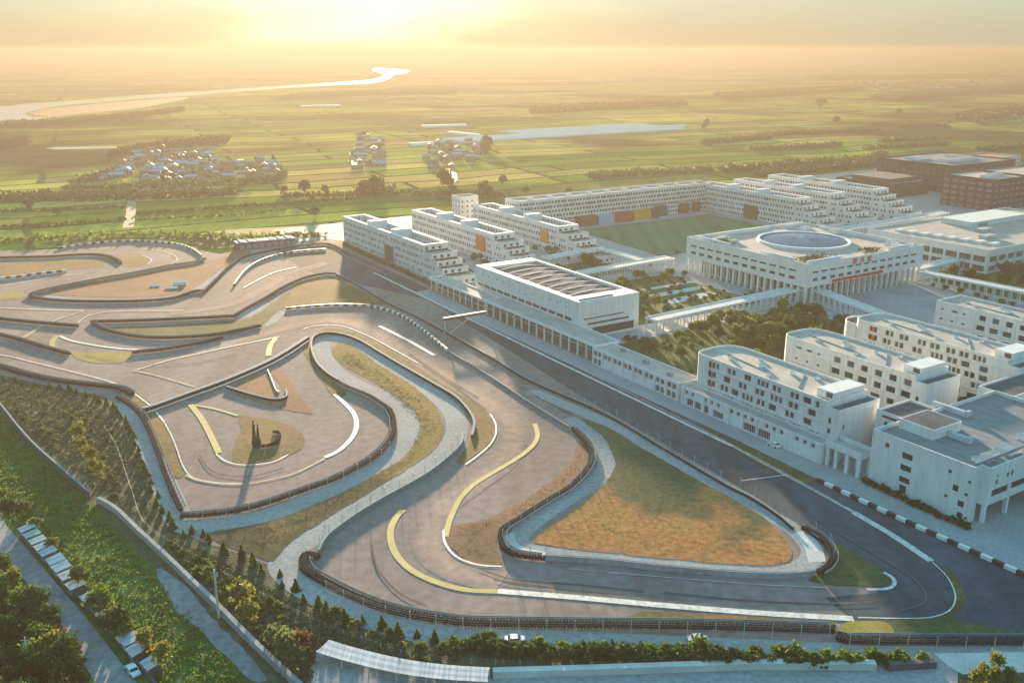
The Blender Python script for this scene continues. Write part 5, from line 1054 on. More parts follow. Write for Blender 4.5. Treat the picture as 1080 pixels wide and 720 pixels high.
tree_kind('cypress', 'leafdark', 70, 12, .8, 4.3, 4.6, .2, 2.0, .12, True, 1, None, .3)
tree_kind('bush', 'leaf', 26, 12, 1.35, .95, .95, .27, .5, .07)
tree_kind('bushpale', 'leafpale', 26, 12, 1.3, .95, .95, .27, .5, .07)
tree_kind('bushdark', 'leafdark', 26, 12, 1.4, 1.0, 1.0, .27, .5, .07)
tree_kind('far', 'leafdark', 26, 9, 4.0, 3.8, 5.2, .95, 3.0, .3, lump=.4)
SPREAD = {'bush': 'shrub', 'bushpale': 'shrub', 'bushdark': 'shrub', 'conifer': 'conifer', 'cypress': 'cypress'}
PLACED = [0]
def plant(kind, p, label, group=None, sc=1.0, sz=None, jitter=.26, cat=None):
    PLACED[0] += 1; rr = random.Random(PLACED[0] * 31 + 7); cm, tm = rr.choice(KIND[kind]); nm = SPREAD.get(kind, 'tree'); s = sc * rr.uniform(1 - jitter, 1 + jitter)
    o = thing(nm, label, cat or {'shrub': 'shrub', 'conifer': 'conifer'}.get(nm, 'tree'), (p.x, p.y, 0), rr.random() * 6.28, group); o.scale = (s, s, s * (sz or rr.uniform(.9, 1.12)))
    link('crown', cm, o); link('trunk', tm, o); return o
def along(pts, step, jit=0.0, st=False):
    P = resample(smooth(world_pts(pts, st), 6), step); return [p + Vector((random.gauss(0, jit), random.gauss(0, jit), 0)) for p in P]
def scatter(poly, n, st=False, seed=1, mind=2.0):
    P = world_pts(poly, st); rr = random.Random(seed); x0, x1 = min(p.x for p in P), max(p.x for p in P); y0, y1 = min(p.y for p in P), max(p.y for p in P); out = []; k = 0
    while len(out) < n and k < n * 60:
        k += 1; x, y = rr.uniform(x0, x1), rr.uniform(y0, y1); c = False
        for a, b in zip(P, P[1:] + P[:1]):
            if (a.y > y) != (b.y > y) and x < (b.x - a.x) * (y - a.y) / (b.y - a.y) + a.x: c = not c
        if c and all((x - q.x) ** 2 + (y - q.y) ** 2 > mind * mind for q in out): out.append(Vector((x, y, 0)))
    return out
# rows of small conifers
for i, p in enumerate(along([(200, 562), (240, 583), (290, 612), (330, 640), (370, 657), (420, 672), (470, 680)], 4.4, .75)):
    plant('conifer', p, 'small pointed conifer in the row between the guard fence and the service road', 'conifers along the bottom service road', .78)
for p in along([(478, 682), (560, 686), (640, 689), (720, 692), (830, 696), (905, 698), (985, 697)], 3.2, .5):
    plant('bush', p, 'low green shrub in the hedge above the bottom yard', 'hedge shrubs above the bottom yard', 1.25)
for p in along([(475, 688), (560, 691), (640, 694), (720, 697), (800, 700), (870, 702)], 3.0, .6):
    plant('bushdark', p, 'dark shrub on the lower side of the hedge above the bottom yard', 'dark hedge shrubs above the bottom yard', 1.3)
for p in along([(345, 655), (400, 674), (470, 690)], 4.2, .8):
    plant('bushpale', p, 'pale shrub at the foot of the conifer row', 'pale shrubs under the conifers', 1.1)
for p in along([(5, 402), (50, 409), (85, 415), (108, 425), (128, 444), (140, 466), (150, 492), (160, 520), (178, 552), (196, 566)], 5.2, .5):
    plant('conifer', p, 'small dark conifer lining the outer side of the left service road', 'conifers along the left service road', .7)
# embankment shrubs and trees
for i, (x, y) in enumerate([(88, 478), (92, 486), (97, 492), (101, 499), (107, 505), (84, 470)]):
    plant('yellow', G(x, y), 'yellow green tree in the clump on the left embankment', 'yellow green clump on the left embankment', .85)
for i, p in enumerate(scatter([(5, 415), (60, 420), (110, 440), (135, 490), (145, 540), (120, 530), (70, 480), (20, 440)], 26, seed=3, mind=4)):
    plant(('bushpale', 'bushdark', 'bushpale')[i % 3], p, ('pale scrub bush on the left embankment', 'dark scrub bush on the left embankment', 'pale scrub bush on the left embankment')[i % 3], ('pale scrub bushes on the left embankment', 'dark scrub bushes on the left embankment', 'pale scrub bushes on the left embankment')[i % 3], .62)
for x, y, k, s, lab in [(256, 648, 'yellow', 1.25, 'bright yellow green tree on the bank right of the white pole'), (267, 660, 'yellow', .9, 'smaller yellow tree leaning behind the bright one on the bank'), (222, 613, 'pale', .8, 'pale slender tree just above the white pole'),
  (292, 684, 'pale', 1.1, 'light green tree at the left end of the blue yard'), (303, 696, 'pale', 1.2, 'broad light green tree below the corrugated roof'), (318, 692, 'russet', 1.05, 'russet tree at the left end of the corrugated roof'), (312, 710, 'pale', 1.1, 'light green tree at the bottom edge beside the blue yard'),
  (240, 630, 'bush', 1.3, 'rounded green bush right of the white pole'), (210, 606, 'bush', 1.2, 'green bush above the dark retaining wall')]:
    plant(k, G(x, y), lab, None, s, jitter=.03)
for i, p in enumerate(scatter([(175, 572), (215, 588), (262, 622), (310, 650), (330, 668), (325, 705), (300, 700), (262, 665), (220, 622), (185, 590)], 38, seed=9, mind=2.4)):
    plant(('bushdark', 'bush')[i % 2], p, ('dark bush on the bank below the conifer row', 'green bush on the bank below the conifer row')[i % 2], ('dark bushes on the lower bank', 'green bushes on the lower bank')[i % 2], .7)
# roadside trees by the sheds
for x, y, k, s, lab in [(2, 532, 'round', .75, 'light green tree at the left edge beside the country road'), (10, 546, 'dark', .8, 'dark tree beside the country road, before the first shed'), (25, 548, 'pale', 1.0, 'light green tree beside the country road, before the first shed'), (38, 560, 'pale', .75, 'small light tree behind the first shed'), (56, 582, 'pale', .8, 'small light tree behind the pale sheds'), (87, 622, 'round', .85, 'dark green tree behind the middle sheds'), (107, 652, 'round', 1.0, 'round tree rising between the two rows of sheds'), (123, 672, 'dark', 1.0, 'dark round tree between the sheds near the bottom edge'), (133, 676, 'round', .7, 'small tree beside the dark round one'), (154, 690, 'yellow', .85, 'yellow green tree between the last two sheds'), (160, 696, 'russet', .7, 'small reddish tree beside the last shed'), (174, 712, 'yellow', 1.0, 'yellow green tree at the bottom edge behind the last shed')]:
    plant(k, G(x, y), lab, None, s, jitter=.03)
# thicket in the bottom left corner
for i, p in enumerate(scatter([(-60, 590), (0, 590), (30, 628), (60, 672), (90, 716), (115, 770), (-60, 790), (-120, 650)], 74, seed=12, mind=3.0)):
    k = ('round', 'dark', 'pale', 'dark', 'yellow', 'russet', 'dark')[i % 7]
    lab = {'round': 'green tree', 'dark': 'dark green tree', 'pale': 'pale green tree', 'yellow': 'yellow green tree', 'russet': 'russet tree'}[k]
    plant(k, p, lab + ' in the thicket in the bottom left corner', lab + 's in the bottom left thicket', .8)
# campus trees
def grove(poly, n, kinds, where, seed, sc=.8, mind=3.2, st=True):
    for i, p in enumerate(scatter(poly, n, st, seed, mind)):
        k = kinds[i % len(kinds)]; lab = {'round': 'green tree', 'dark': 'dark green tree', 'pale': 'pale green tree', 'yellow': 'yellow green tree', 'russet': 'russet tree', 'bush': 'green shrub', 'bushdark': 'dark shrub', 'bushpale': 'pale shrub'}[k]
        plant(k, p, lab + ' ' + where, lab + 's ' + where, sc)
grove([(242, 290), (300, 280), (300, 345), (262, 350), (242, 335)], 105, ('round', 'dark', 'round', 'yellow', 'round', 'pale'), 'in the court before the library corner', 21, .9, 2.7)
grove([(238, 242), (300, 242), (296, 278), (240, 288)], 36, ('bush', 'round', 'bushdark', 'pale', 'bushpale'), 'in the garden between the pit wing and the first walkway', 22, .75)
for s, t, lab in [(296, 247, 'dark red tree close to the right end of the ribbed hall'), (290, 252, 'russet tree in the garden right of the ribbed hall'), (283, 249, 'russet tree behind the low pit wing')]: plant('russet', W(s, t), lab, None, 1.0, jitter=.03)
grove([(320, 274), (388, 274), (388, 305), (320, 305)], 34, ('dark', 'round', 'bush', 'round'), 'in the garden court behind the ribbed hall', 23, .8)
grove([(318, 318), (332, 318), (332, 358), (318, 358)], 12, ('bush', 'bushdark'), 'beside the paved strips of the garden court', 24, .9)
grove([(334, 306), (372, 306), (372, 350), (334, 350)], 26, ('bush', 'bushdark', 'bushpale'), 'among the paved strips of the garden court', 35, .95, 3.4)
grove([(374, 308), (392, 308), (392, 360), (374, 360)], 16, ('round', 'bushdark'), 'between the garden court and the walkway to the library', 25, .75)
grove([(250, 464), (298, 464), (300, 600), (250, 600)], 70, ('dark', 'dark', 'round', 'bushdark'), 'in the dark court at the right edge', 26, .95, 4)
grove([(240, 440), (297, 452), (250, 452), (238, 450)], 8, ('bushdark', 'bush'), 'under the broad walkway before the library', 27, .9)
grove([(178, 250), (230, 250), (230, 266), (178, 266)], 12, ('dark', 'bushdark'), 'between the first two teaching blocks', 28, .8)
grove([(170, 290), (228, 290), (228, 308), (170, 308)], 12, ('dark', 'bushdark'), 'between the second and third teaching blocks', 29, .8)
grove([(408, 282), (436, 282), (436, 338), (408, 338)], 14, ('dark', 'round', 'bush'), 'in the court behind the short walkways', 30, .75)
grove([(424, 254), (470, 254), (490, 282), (430, 282)], 12, ('round', 'bushdark'), 'between the first two dormitories', 31, .8)
grove([(426, 302), (470, 302), (480, 328), (430, 328)], 10, ('round', 'bushdark'), 'between the second and third dormitories', 32, .8)
grove([(100, 236), (121, 236), (121, 275), (90, 275)], 12, ('dark', 'russet', 'bushdark'), 'below the corner building at the right edge', 33, .85)
grove([(405, 352), (424, 352), (424, 372), (440, 510), (420, 512)], 18, ('bush', 'round', 'bushdark'), 'along the near edge of the sports pitch', 34, .7)
for p in along([(156, 221), (140, 220.6), (122, 220)], 1.9, .2, True): plant('bushdark', p, 'dark shrub in the hedge at the foot of the corner building', 'hedge shrubs at the corner building', .75)
for p in along([(562, 232), (520, 230.5), (480, 229.5), (436, 228)], 3.4, .4, True): plant('bushdark', p, 'dark shrub in the hedge at the foot of the first dormitory', 'hedge shrubs at the first dormitory', .9)
plant('cypress', G(269, 471), 'tall dark cypress on the brown island of the inner loop', None, 1.0, 1.0, .01); plant('cypress', G(273, 469), 'shorter dark cypress behind the tall one in the inner loop', None, .8, 1.0, .01)
for p in scatter([(1000, 716), (1030, 712), (1085, 713), (1120, 760), (1000, 760)], 12, seed=41, mind=2): plant('yellow', p, 'yellow green tree in the bottom right corner', 'yellow green trees in the bottom right corner', .6)
# trees out in the fields
FT = [(300, 205, 1.2), (321, 205, 1.4), (343, 206, 1.1), (333, 229, 1.0), (384, 206, 1.6), (396, 204, 1.8), (478, 206, 1.6), (473, 200, 1.5), (468, 196, 1.6), (516, 205, 1.5), (510, 206, 1.4), (864, 114, 2.6), (867, 113, 2.4), (882, 132, 2.0), (947, 122, 1.8), (530, 196, 1.0), (555, 205, .8), (600, 206, .8), (28, 219, 1.0), (514, 160, 2.0), (512, 163, 1.6), (745, 135, 1.8), (742, 137, 1.6), (60, 228, .8), (330, 212, .8)]
for x, y, s in FT: plant('far', G(x, y), 'solitary tree standing out in the open fields', 'solitary trees in the fields', s * .8)
def belt(label, pts, width, h, dens=1.0, leaf='leafdark', size=.9, seed=0):
    P = world_pts(pts); P = smooth(P, 4) if len(P) > 2 else P; rg = np.random.default_rng(seed + len(label)); Q = resample(P, 2.5); V = []; F = []
    for p in Q:
        hh = h * rg.uniform(.55, 1.15)
        n = int(9 * dens * width / 8) + 2
        C = np.array([p.x, p.y, 0]) + np.stack([rg.normal(0, 1.4, n), rg.uniform(-width / 2, width / 2, n), rg.uniform(.1, 1, n) * hh], 1)
        A = rg.normal(size=(n, 3)); A /= np.linalg.norm(A, axis=1)[:, None]; B = np.cross(A, rg.normal(size=(n, 3))); B /= np.linalg.norm(B, axis=1)[:, None]; s = size * rg.uniform(.7, 1.4, (n, 1))
        b = sum(len(v) for v in V); V.append(np.stack([C - A * s - B * s, C + A * s - B * s, C + A * s + B * s, C - A * s + B * s], 1).reshape(-1, 3)); F += [(b + 4 * i, b + 4 * i + 1, b + 4 * i + 2, b + 4 * i + 3) for i in range(n)]
    mb = MB(); mb.arr(np.concatenate(V), F); tag(mb.build('tree_belt', M[leaf]), label, None, None, 'stuff')
for i, (lab, pts, wd, h, lf) in enumerate([
 ('broad dark tree belt on the left below the village', [(-40, 212), (0, 211), (100, 209.5), (180, 207.5), (252, 205)], 34, 7, 'leafdark'),
 ('tree belt just below the village', [(70, 201), (150, 198), (255, 194)], 14, 6, 'leafdark'),
 ('hedge line across the left fields', [(-40, 225), (0, 224), (70, 222), (134, 219)], 5, 2.5, 'leafdark'), ('lower hedge line across the left fields', [(-40, 245), (0, 241), (70, 237), (134, 232)], 5, 2.5, 'leafdark'),
 ('hedge line in the fields left of the dormitories', [(145, 226), (230, 220), (330, 213), (380, 210)], 4, 2.2, 'leafdark'), ('second hedge line left of the dormitories', [(145, 232), (230, 228), (300, 222)], 4, 2.2, 'leaf'),
 ('tree line behind the top of the track', [(-40, 258), (0, 256), (60, 253), (120, 249.6), (200, 250), (260, 252), (340, 249)], 8, 4, 'leaf'),
 ('reddish grove right of the fields track', [(378, 204), (400, 203), (415, 203)], 30, 7, 'leafdark'), ('tree line in front of the hazy hamlets', [(300, 208), (360, 207), (470, 205), (530, 207)], 10, 4, 'leafdark'),
 ('tree belt at the left edge near the river', [(-40, 158), (0, 156), (22, 154)], 70, 11, 'leafdark'), ('wooded river bank on the left', [(0, 134), (60, 131), (120, 126), (190, 118)], 60, 8, 'leafdark'),
 ('dark tree row left of the village', [(78, 194), (105, 190), (122, 182)], 26, 8, 'leafdark'), ('tree row behind the village', [(120, 165), (170, 156), (240, 150)], 40, 8, 'leafdark'),
 ('tree row right of the village', [(255, 196), (290, 191), (300, 186)], 20, 7, 'leafdark'),
 ('field hedge above the long dormitory', [(622, 188), (680, 184), (752, 181)], 22, 6, 'leafdark'), ('dark field hedge right of the greenhouses', [(792, 159), (830, 157.6), (885, 154)], 22, 6, 'leafdark'),
 ('long dark field hedge in the middle distance', [(800, 144), (860, 141), (927, 137)], 30, 6, 'leafdark'), ('field hedge beside the long middle one', [(740, 152), (780, 149), (812, 146)], 26, 6, 'leafdark'),
 ('field hedge towards the right edge', [(928, 150), (960, 148), (985, 146)], 20, 5, 'leafdark'), ('field hedge in the right distance', [(945, 135), (970, 133), (1000, 135)], 34, 6, 'leafdark'), ('tree belt before the brick buildings', [(760, 182), (830, 176), (900, 172), (935, 166)], 26, 7, 'leafdark'),
 ('second belt before the brick buildings', [(800, 186), (870, 180), (925, 174)], 20, 7, 'leafdark'), ('field hedge beside the brick buildings', [(912, 158), (950, 155.5), (1000, 153)], 14, 5, 'leafdark'), ('field hedge behind the brick buildings', [(1030, 160), (1060, 157), (1110, 154)], 20, 6, 'leafdark'),
 ('woods around the hamlet near the right edge', [(1020, 128), (1050, 122), (1100, 118)], 110, 10, 'leafdark'), ('wooded strip in the right distance', [(930, 106), (980, 101), (1040, 97), (1110, 95)], 160, 11, 'leafdark'), ('far wooded strip right of the middle', [(760, 104), (840, 98), (900, 95)], 180, 10, 'leafdark'), ('hazy wooded strip beyond the greenhouses', [(560, 118), (640, 114), (720, 110)], 120, 9, 'leafdark'),
 ('farthest wooded strip on the right', [(860, 84), (960, 82), (1100, 80)], 300, 12, 'leafdark'), ('hazy wooded strip near the sunlit river', [(300, 104), (380, 100), (480, 98)], 160, 9, 'leafdark')]):
    belt(lab, pts, wd, h, .8 if wd < 40 else .5, lf, .9 if wd < 40 else 1.8, i)
# rough growth on the banks and in the meadow
M['bushmix'] = leaf_mat('grey_green_scrub', (.05, .065, .035), (.085, .10, .055), (.14, .15, .09), .25)
def rough(label, poly, n, h, leaf, size, seed, st=False):
    P = scatter(poly, n, st, seed, 0.0); rg = np.random.default_rng(seed); C = []
    for p in P:
        k = int(rg.integers(5, 12)); C.append(np.array([p.x, p.y, 0]) + np.stack([rg.normal(0, .5, k), rg.normal(0, .5, k), rg.uniform(.05, h, k) * rg.uniform(.4, 1.2)], 1))
    C = np.concatenate(C); n = len(C); A = rg.normal(size=(n, 3)); A[:, 2] += .8; A /= np.linalg.norm(A, axis=1)[:, None]; B = np.cross(A, rg.normal(size=(n, 3))); B /= np.linalg.norm(B, axis=1)[:, None]; s = size * rg.uniform(.6, 1.4, (n, 1))
    V = np.stack([C - A * s - B * s * .5, C + A * s - B * s * .5, C + A * s + B * s * .5, C - A * s + B * s * .5], 1).reshape(-1, 3); mb = MB(); mb.arr(V, [(4 * i, 4 * i + 1, 4 * i + 2, 4 * i + 3) for i in range(n)])
    tag(mb.build('undergrowth', M[leaf]), label, None, None, 'stuff')
rough('rough low growth over the meadow', [(-60, 470), (0, 438), (30, 474), (110, 545), (140, 580), (165, 615), (235, 692), (285, 760), (200, 760), (120, 665), (60, 585), (-60, 490)], 1900, .55, 'leaf', .26, 5)
rough('low scrub over the left embankment', [(-40, 402), (60, 408), (110, 425), (140, 470), (152, 520), (165, 560), (120, 530), (60, 480), (0, 430)], 1300, .4, 'bushmix', .24, 6)
rough('pale dry growth on the left embankment', [(-40, 402), (60, 412), (110, 435), (135, 470), (120, 520), (60, 478), (0, 428)], 600, .6, 'leafpale', .24, 8)
rough('low scrub on the bank below the conifers', [(175, 566), (230, 588), (300, 630), (360, 664), (430, 688), (470, 700), (430, 702), (345, 676), (335, 690), (320, 740), (255, 668), (190, 592)], 1700, .5, 'bushmix', .25, 7)
rough('undergrowth in the bottom left thicket', [(-80, 585), (0, 588), (34, 636), (66, 680), (96, 722), (120, 780), (-100, 790)], 1300, .9, 'leafdark', .3, 10)

M['drytuft'] = leaf_mat('dry_grass_tufts', (.12, .10, .035), (.19, .14, .05), (.27, .19, .07), .3)
rough('dry grass tufts on the triangular infield', [(590, 566), (640, 520), (652, 480), (720, 520), (800, 560), (828, 585), (700, 587)], 1500, .16, 'drytuft', .11, 11)
rough('grass tufts on the curved tongue', [(365, 370), (400, 392), (440, 420), (460, 450), (430, 490), (330, 548), (280, 580), (240, 568), (330, 538), (430, 484), (444, 446), (400, 405), (360, 382)], 1100, .16, 'drytuft', .12, 12)
rough('grass tufts on the lower brown infield', [(480, 556), (560, 540), (612, 494), (612, 476), (600, 498), (525, 548), (482, 580), (520, 592)], 500, .16, 'drytuft', .11, 13)
# ------------------------------------------------------------------ walls, poles, sheds, vehicles
low_wall('dark boundary wall between the meadow and the left embankment', [(-20, 405), (0, 430), (30, 467), (62, 497), (96, 527)], 'darkpanel', 2.2, .4, True, name='boundary_wall', cat='wall')
low_wall('pale concrete retaining wall along the lower bank', [(104, 530), (122, 540), (145, 562), (170, 585), (200, 614), (230, 643), (262, 676), (300, 712), (330, 740)], 'service', 1.8, 1.0, False, name='retaining_wall', cat='wall')
fence('low white fence running below the conifer row', [(110, 452), (122, 470), (131, 495), (141, 525), (150, 550), (170, 568), (212, 592), (262, 622), (330, 656), (372, 673), (430, 692), (500, 700), (560, 702)], 0, 1.4, 5.0, name='white_fence', wires=3)
def pole(label, x, y, h, r):
    o = thing('utility_pole', label, 'pole', G(x, y)); q = MB(); q.tube((0, 0, 0), (0, 0, h), r, r * .65, 10); q.build('shaft', [M['concrete']], o); q = MB(); q.box(-.9, .9, -.07, .07, h - .9, h - .75); q.box(-.7, .7, -.06, .06, h - 1.7, h - 1.57); q.build('crossarm', [M['rail']], o); return o
p1 = pole('pale concrete pole standing on the bank above the retaining wall', 231, 651, 12, .3); p2 = pole('pale concrete pole among the trees in the bottom left corner', 33, 712, 9, .2)
def shed(label, x, y, mat, L=4.6, Wd=3.0, h=2.6, ang=0.0):
    o = thing('roadside_shed', label, 'shed', G(x, y), ang, 'roadside sheds along the country road'); q = MB(); q.box(-L / 2, L / 2, -Wd / 2, Wd / 2, 0, h); q.build('wall', [M['darkpanel']], o)
    q = MB(); a = random.uniform(-.1, .25); P = [(-L / 2 - .3, -Wd / 2 - .4, h + .05), (L / 2 + .3, -Wd / 2 - .4, h + .05), (L / 2 + .3, Wd / 2 + .3, h + .45 + a), (-L / 2 - .3, Wd / 2 + .3, h + .45 + a)]
    q.face(P); q.face([(p[0], p[1], p[2] - .08) for p in reversed(P)])
    for i in range(4): j = (i + 1) % 4; q.face([P[i], (P[i][0], P[i][1], P[i][2] - .08), (P[j][0], P[j][1], P[j][2] - .08), P[j]])
    q.build('roof', [M[mat]], o); q = MB(); q.box(-L / 2 + .3, L / 2 - .3, -Wd / 2 - .05, -Wd / 2 - .01, .2, h - .4); q.build('shutter', [M['rail']], o); return o
va = G(150, 700) - G(30, 566); ra = math.atan2(va.y, va.x)
SH = [(30, 565, 'palesheet', 'first pale roofed shed at the top of the roadside row'), (35, 571, 'tealsheet', 'shed with a teal roof, second in the roadside row'), (41, 577.5, 'tealsheet', 'shed with a faded teal roof, third in the roadside row'), (46.5, 584, 'palesheet', 'shed with a pale blue roof, below the teal roofed ones'), (52, 590, 'palesheet', 'shed with a grey blue roof before the long pale roofs'), (60, 598.5, 'palesheet', 'long pale roofed shed in the middle of the roadside row'), (66, 606, 'palesheet', 'second long pale roofed shed in the middle of the roadside row'), (73, 614.5, 'palesheet', 'pale shed just before the gap with the dark green tree'), (81, 624.5, 'palesheet', 'pale shed beside the dark green tree'), (97, 638, 'palesheet', 'low pale shed between the two round trees'), (115, 656, 'palesheet', 'low pale shed left of the dark round tree'), (138, 683, 'palesheet', 'pale shed right of the dark round tree'), (146, 694, 'palesheet', 'narrow pale shed before the yellow green tree'), (162, 708, 'palesheet', 'lowest pale shed in the roadside row')]
for i, (x, y, mt, lab) in enumerate(SH): shed(lab, x, y, mt, 2.6 if i < 5 else 3.3, 3.0, 2.2, ra + random.uniform(-.05, .05))
low_wall('dark low wall between the country road and the sheds', [(22, 566), (50, 596), (75, 623), (100, 650), (130, 684), (158, 716), (180, 744)], 'darkpanel', 1.0, .5, False, name='roadside_wall', cat='wall')
def car(label, p, ang, col, kind='car'):
    o = thing('parked_' + kind, label, kind, p, ang); m_, nt_, b_ = newmat('car_paint', .35, .5); b_.inputs['Base Color'].default_value = (*col, 1)
    prof = [(-2.2, .35), (-2.25, .75), (-2.05, .95), (-1.55, 1.0), (-.95, 1.42), (.55, 1.45), (1.25, 1.02), (2.05, .88), (2.25, .7), (2.25, .35)]; q = MB()
    for a, b in zip(prof, prof[1:] + prof[:1]): q.face([(a[0], -.87, a[1]), (b[0], -.87, b[1]), (b[0], .87, b[1]), (a[0], .87, a[1])][::-1])
    q.face([(x, -.87, z) for x, z in reversed(prof)]); q.face([(x, .87, z) for x, z in prof]); q.build('body', [m_], o)
    q = MB()
    for s in (-1, 1): q.face([(x, s * .885, z) for x, z in ((-1.4, 1.03), (-.9, 1.36), (.5, 1.38), (1.05, 1.03))][::s])
    q.face([(.62, -.75, 1.43), (1.22, -.78, 1.06), (1.22, .78, 1.06), (.62, .75, 1.43)]); q.face([(-1.5, -.78, 1.04), (-1.0, -.75, 1.41), (-1.0, .75, 1.41), (-1.5, .78, 1.04)]); q.build('window', [M['glass']], o)
    for x in (-1.35, 1.4):
        for s in (-1, 1): q = MB(); q.tube((x, s * .70, .33), (x, s * .92, .33), .33, n=14); q.build('wheel', [M['tyre']], o)
    for s in (-1, 1): q = MB(); q.box(2.2, 2.27, s * .65 - .18, s * .65 + .18, .62, .76); q.build('headlight', [M['whiteblock']], o)
    return o
car('white car parked on the apron before the low white wing', W(188.6, 219.0), -AX + math.pi / 2, (.75, .75, .75))
car('small white car parked on the service road below the bottom tyre barrier', G(543, 676.5), .05, (.75, .75, .75))
car('grey white car parked on the service road above the hedge', G(736, 676), .05, (.45, .48, .5)); 
car('white car parked beside the lower roadside sheds', G(140, 709), ra, (.75, .75, .75))
# equipment on the reddish infield
for x, y, lab, L in [(190, 300.6, 'white equipment box with a sloping lid on the reddish infield', 3.4), (181, 304.4, 'low white panel lying on the reddish infield', 3.0), (164, 302, 'small low white panel at the left of the reddish infield group', 2.6)]:
    o = thing('equipment_box', lab, 'box', G(x, y), .2); h = 1.5 if L > 3.2 else .5; q = MB(); q.box(-L, L, -1.1, 1.1, .12, h); q.build('body', [M['trim']], o); q = MB(); q.face([(-L - .1, -1.2, h + .05), (L + .1, -1.2, h + .05), (L + .1, 1.2, h + .4), (-L - .1, 1.2, h + .4)]); q.box(-L, L, 1.0, 1.1, h, h + .36); q.build('lid', [M['whiteblock']], o)
# corrugated roofs along the bottom edge
def long_roof(label, pts, wd, h):
    P = resample(smooth(world_pts(pts), 4), 3.0); o = thing('corrugated_canopy', label, 'canopy', P[0]); Q = [p - P[0] for p in P]
    A, B = offs(Q, wd / 2), offs(Q, -wd / 2); q = MB(); n = 5
    for i in range(len(Q) - 1):
        for k in range(n):
            f = lambda S, T, t: S.lerp(T, t); z0 = h + .025 * (k % 2); z1 = h + .025 * ((k + 1) % 2)
            a, b, c, d = f(A[i], B[i], k / n), f(A[i], B[i], (k + 1) / n), f(A[i + 1], B[i + 1], (k + 1) / n), f(A[i + 1], B[i + 1], k / n)
            q.face([(a.x, a.y, z0), (b.x, b.y, z1), (c.x, c.y, z1), (d.x, d.y, z0)])
    q.build('roof', [M['palesheet']], o)
    for i in range(0, len(Q), 2):
        for S in (A, B): p = Q[i].lerp(S[i], .85); r = MB(); r.box(p.x - .1, p.x + .1, p.y - .1, p.y + .1, 0, h - .01); r.build('post', [M['post']], o)
long_roof('long pale corrugated canopy along the bottom edge', [(341, 691), (370, 700), (420, 712), (470, 719), (520, 722)], 4.6, 2.4)
low_wall('pale parapet along the yard at the bottom edge', [(520, 713), (620, 710), (720, 706.6), (800, 704), (935, 704.6)], 'concrete', 1.6, 1.6, False, name='yard_wall', cat='wall')
low_wall('dark low wall at the right end of the bottom yard', [(936, 706), (972, 704), (990, 703)], 'darkpanel', 1.6, 1.2, False, name='yard_wall', cat='wall')

# ------------------------------------------------------------------ villages, greenhouses
def house_mesh(L, Wd, h, rf, wall):
    q = MB(); q.box(-L / 2, L / 2, -Wd / 2, Wd / 2, 0, h, 0); r = h + Wd * .28
    q.face([(-L / 2 - .4, -Wd / 2 - .5, h - .1), (L / 2 + .4, -Wd / 2 - .5, h - .1), (L / 2 + .4, 0, r), (-L / 2 - .4, 0, r)], 1); q.face([(L / 2 + .4, Wd / 2 + .5, h - .1), (-L / 2 - .4, Wd / 2 + .5, h - .1), (-L / 2 - .4, 0, r), (L / 2 + .4, 0, r)], 1)
    q.face([(-L / 2, -Wd / 2, h), (-L / 2, 0, r - .15), (-L / 2, Wd / 2, h)], 0); q.face([(L / 2, -Wd / 2, h), (L / 2, Wd / 2, h), (L / 2, 0, r - .15)], 0)
    for i in range(3): x = -L / 2 + L * (i + .3) / 3; q.box(x, x + L * .12, -Wd / 2 - .05, -Wd / 2 - .01, 1, 2.2, 2)
    return q.mesh('house', [M[wall], M[rf], M['glass']])
HM = {k: [house_mesh(L, w_, h, k, 'plaster') for L, w_, h in ((14, 7, 3.4), (18, 8, 4.2), (11, 7, 6.0))] for k in ('bluetin', 'redtile', 'greytile', 'palesheet')}
RN = {'bluetin': 'blue roofed', 'redtile': 'red roofed', 'greytile': 'grey roofed', 'palesheet': 'pale roofed'}
def copse(label, pts, sc):
    mb = MB()
    for i, p in enumerate(pts):
        V, F = clump_crown(900 + i, 16, 8, 3.6, 3.6, 3.4, 4.4, .95, lump=.4); V = V * sc; V[:, 0] += p.x; V[:, 1] += p.y; mb.arr(V, F)
    if pts: tag(mb.build('village_trees', M['leafdark']), label, None, None, 'stuff')
def village(where, poly, n, kinds, seed, ang, mind=15, sc=1.0):
    rr = random.Random(seed)
    for i, p in enumerate(scatter(poly, n, False, seed, mind)):
        k = rr.choice(kinds); o = link('house', rr.choice(HM[k]), None, p, ang + rr.choice((0, 0, 0, 1.57)) + rr.uniform(-.06, .06)); k_ = sc * rr.uniform(.55, .9); o.scale = (k_, k_, k_); tag(o, 'small ' + RN[k] + ' house ' + where, 'house', RN[k] + ' houses ' + where)
    copse('trees standing among the houses ' + where, scatter(poly, n // 3, False, seed + 50, 12), .75 * sc)
village('at the lower left of the village', [(104, 193), (114, 190), (130, 186), (136, 184), (134, 179), (112, 184)], 22, ('bluetin', 'bluetin', 'greytile'), 1, .3, 8)
village('in the middle of the village', [(150, 193), (215, 193), (230, 175), (215, 160), (176, 165), (160, 176)], 95, ('bluetin', 'redtile', 'bluetin', 'greytile', 'redtile'), 2, .3, 11)
village('on the upper side of the village', [(135, 180), (150, 172), (175, 160), (172, 154), (145, 160), (128, 172)], 36, ('bluetin', 'redtile', 'redtile'), 3, .3, 12)
village('at the right end of the village', [(216, 190), (292, 186), (295, 170), (240, 172), (222, 180)], 34, ('greytile', 'redtile', 'palesheet', 'redtile'), 4, .3, 12)
village('in the hazy hamlet left of the valley road', [(376, 182), (404, 178), (408, 150), (380, 142), (376, 160)], 26, ('palesheet', 'redtile', 'palesheet'), 5, .2, 20, 1.2)
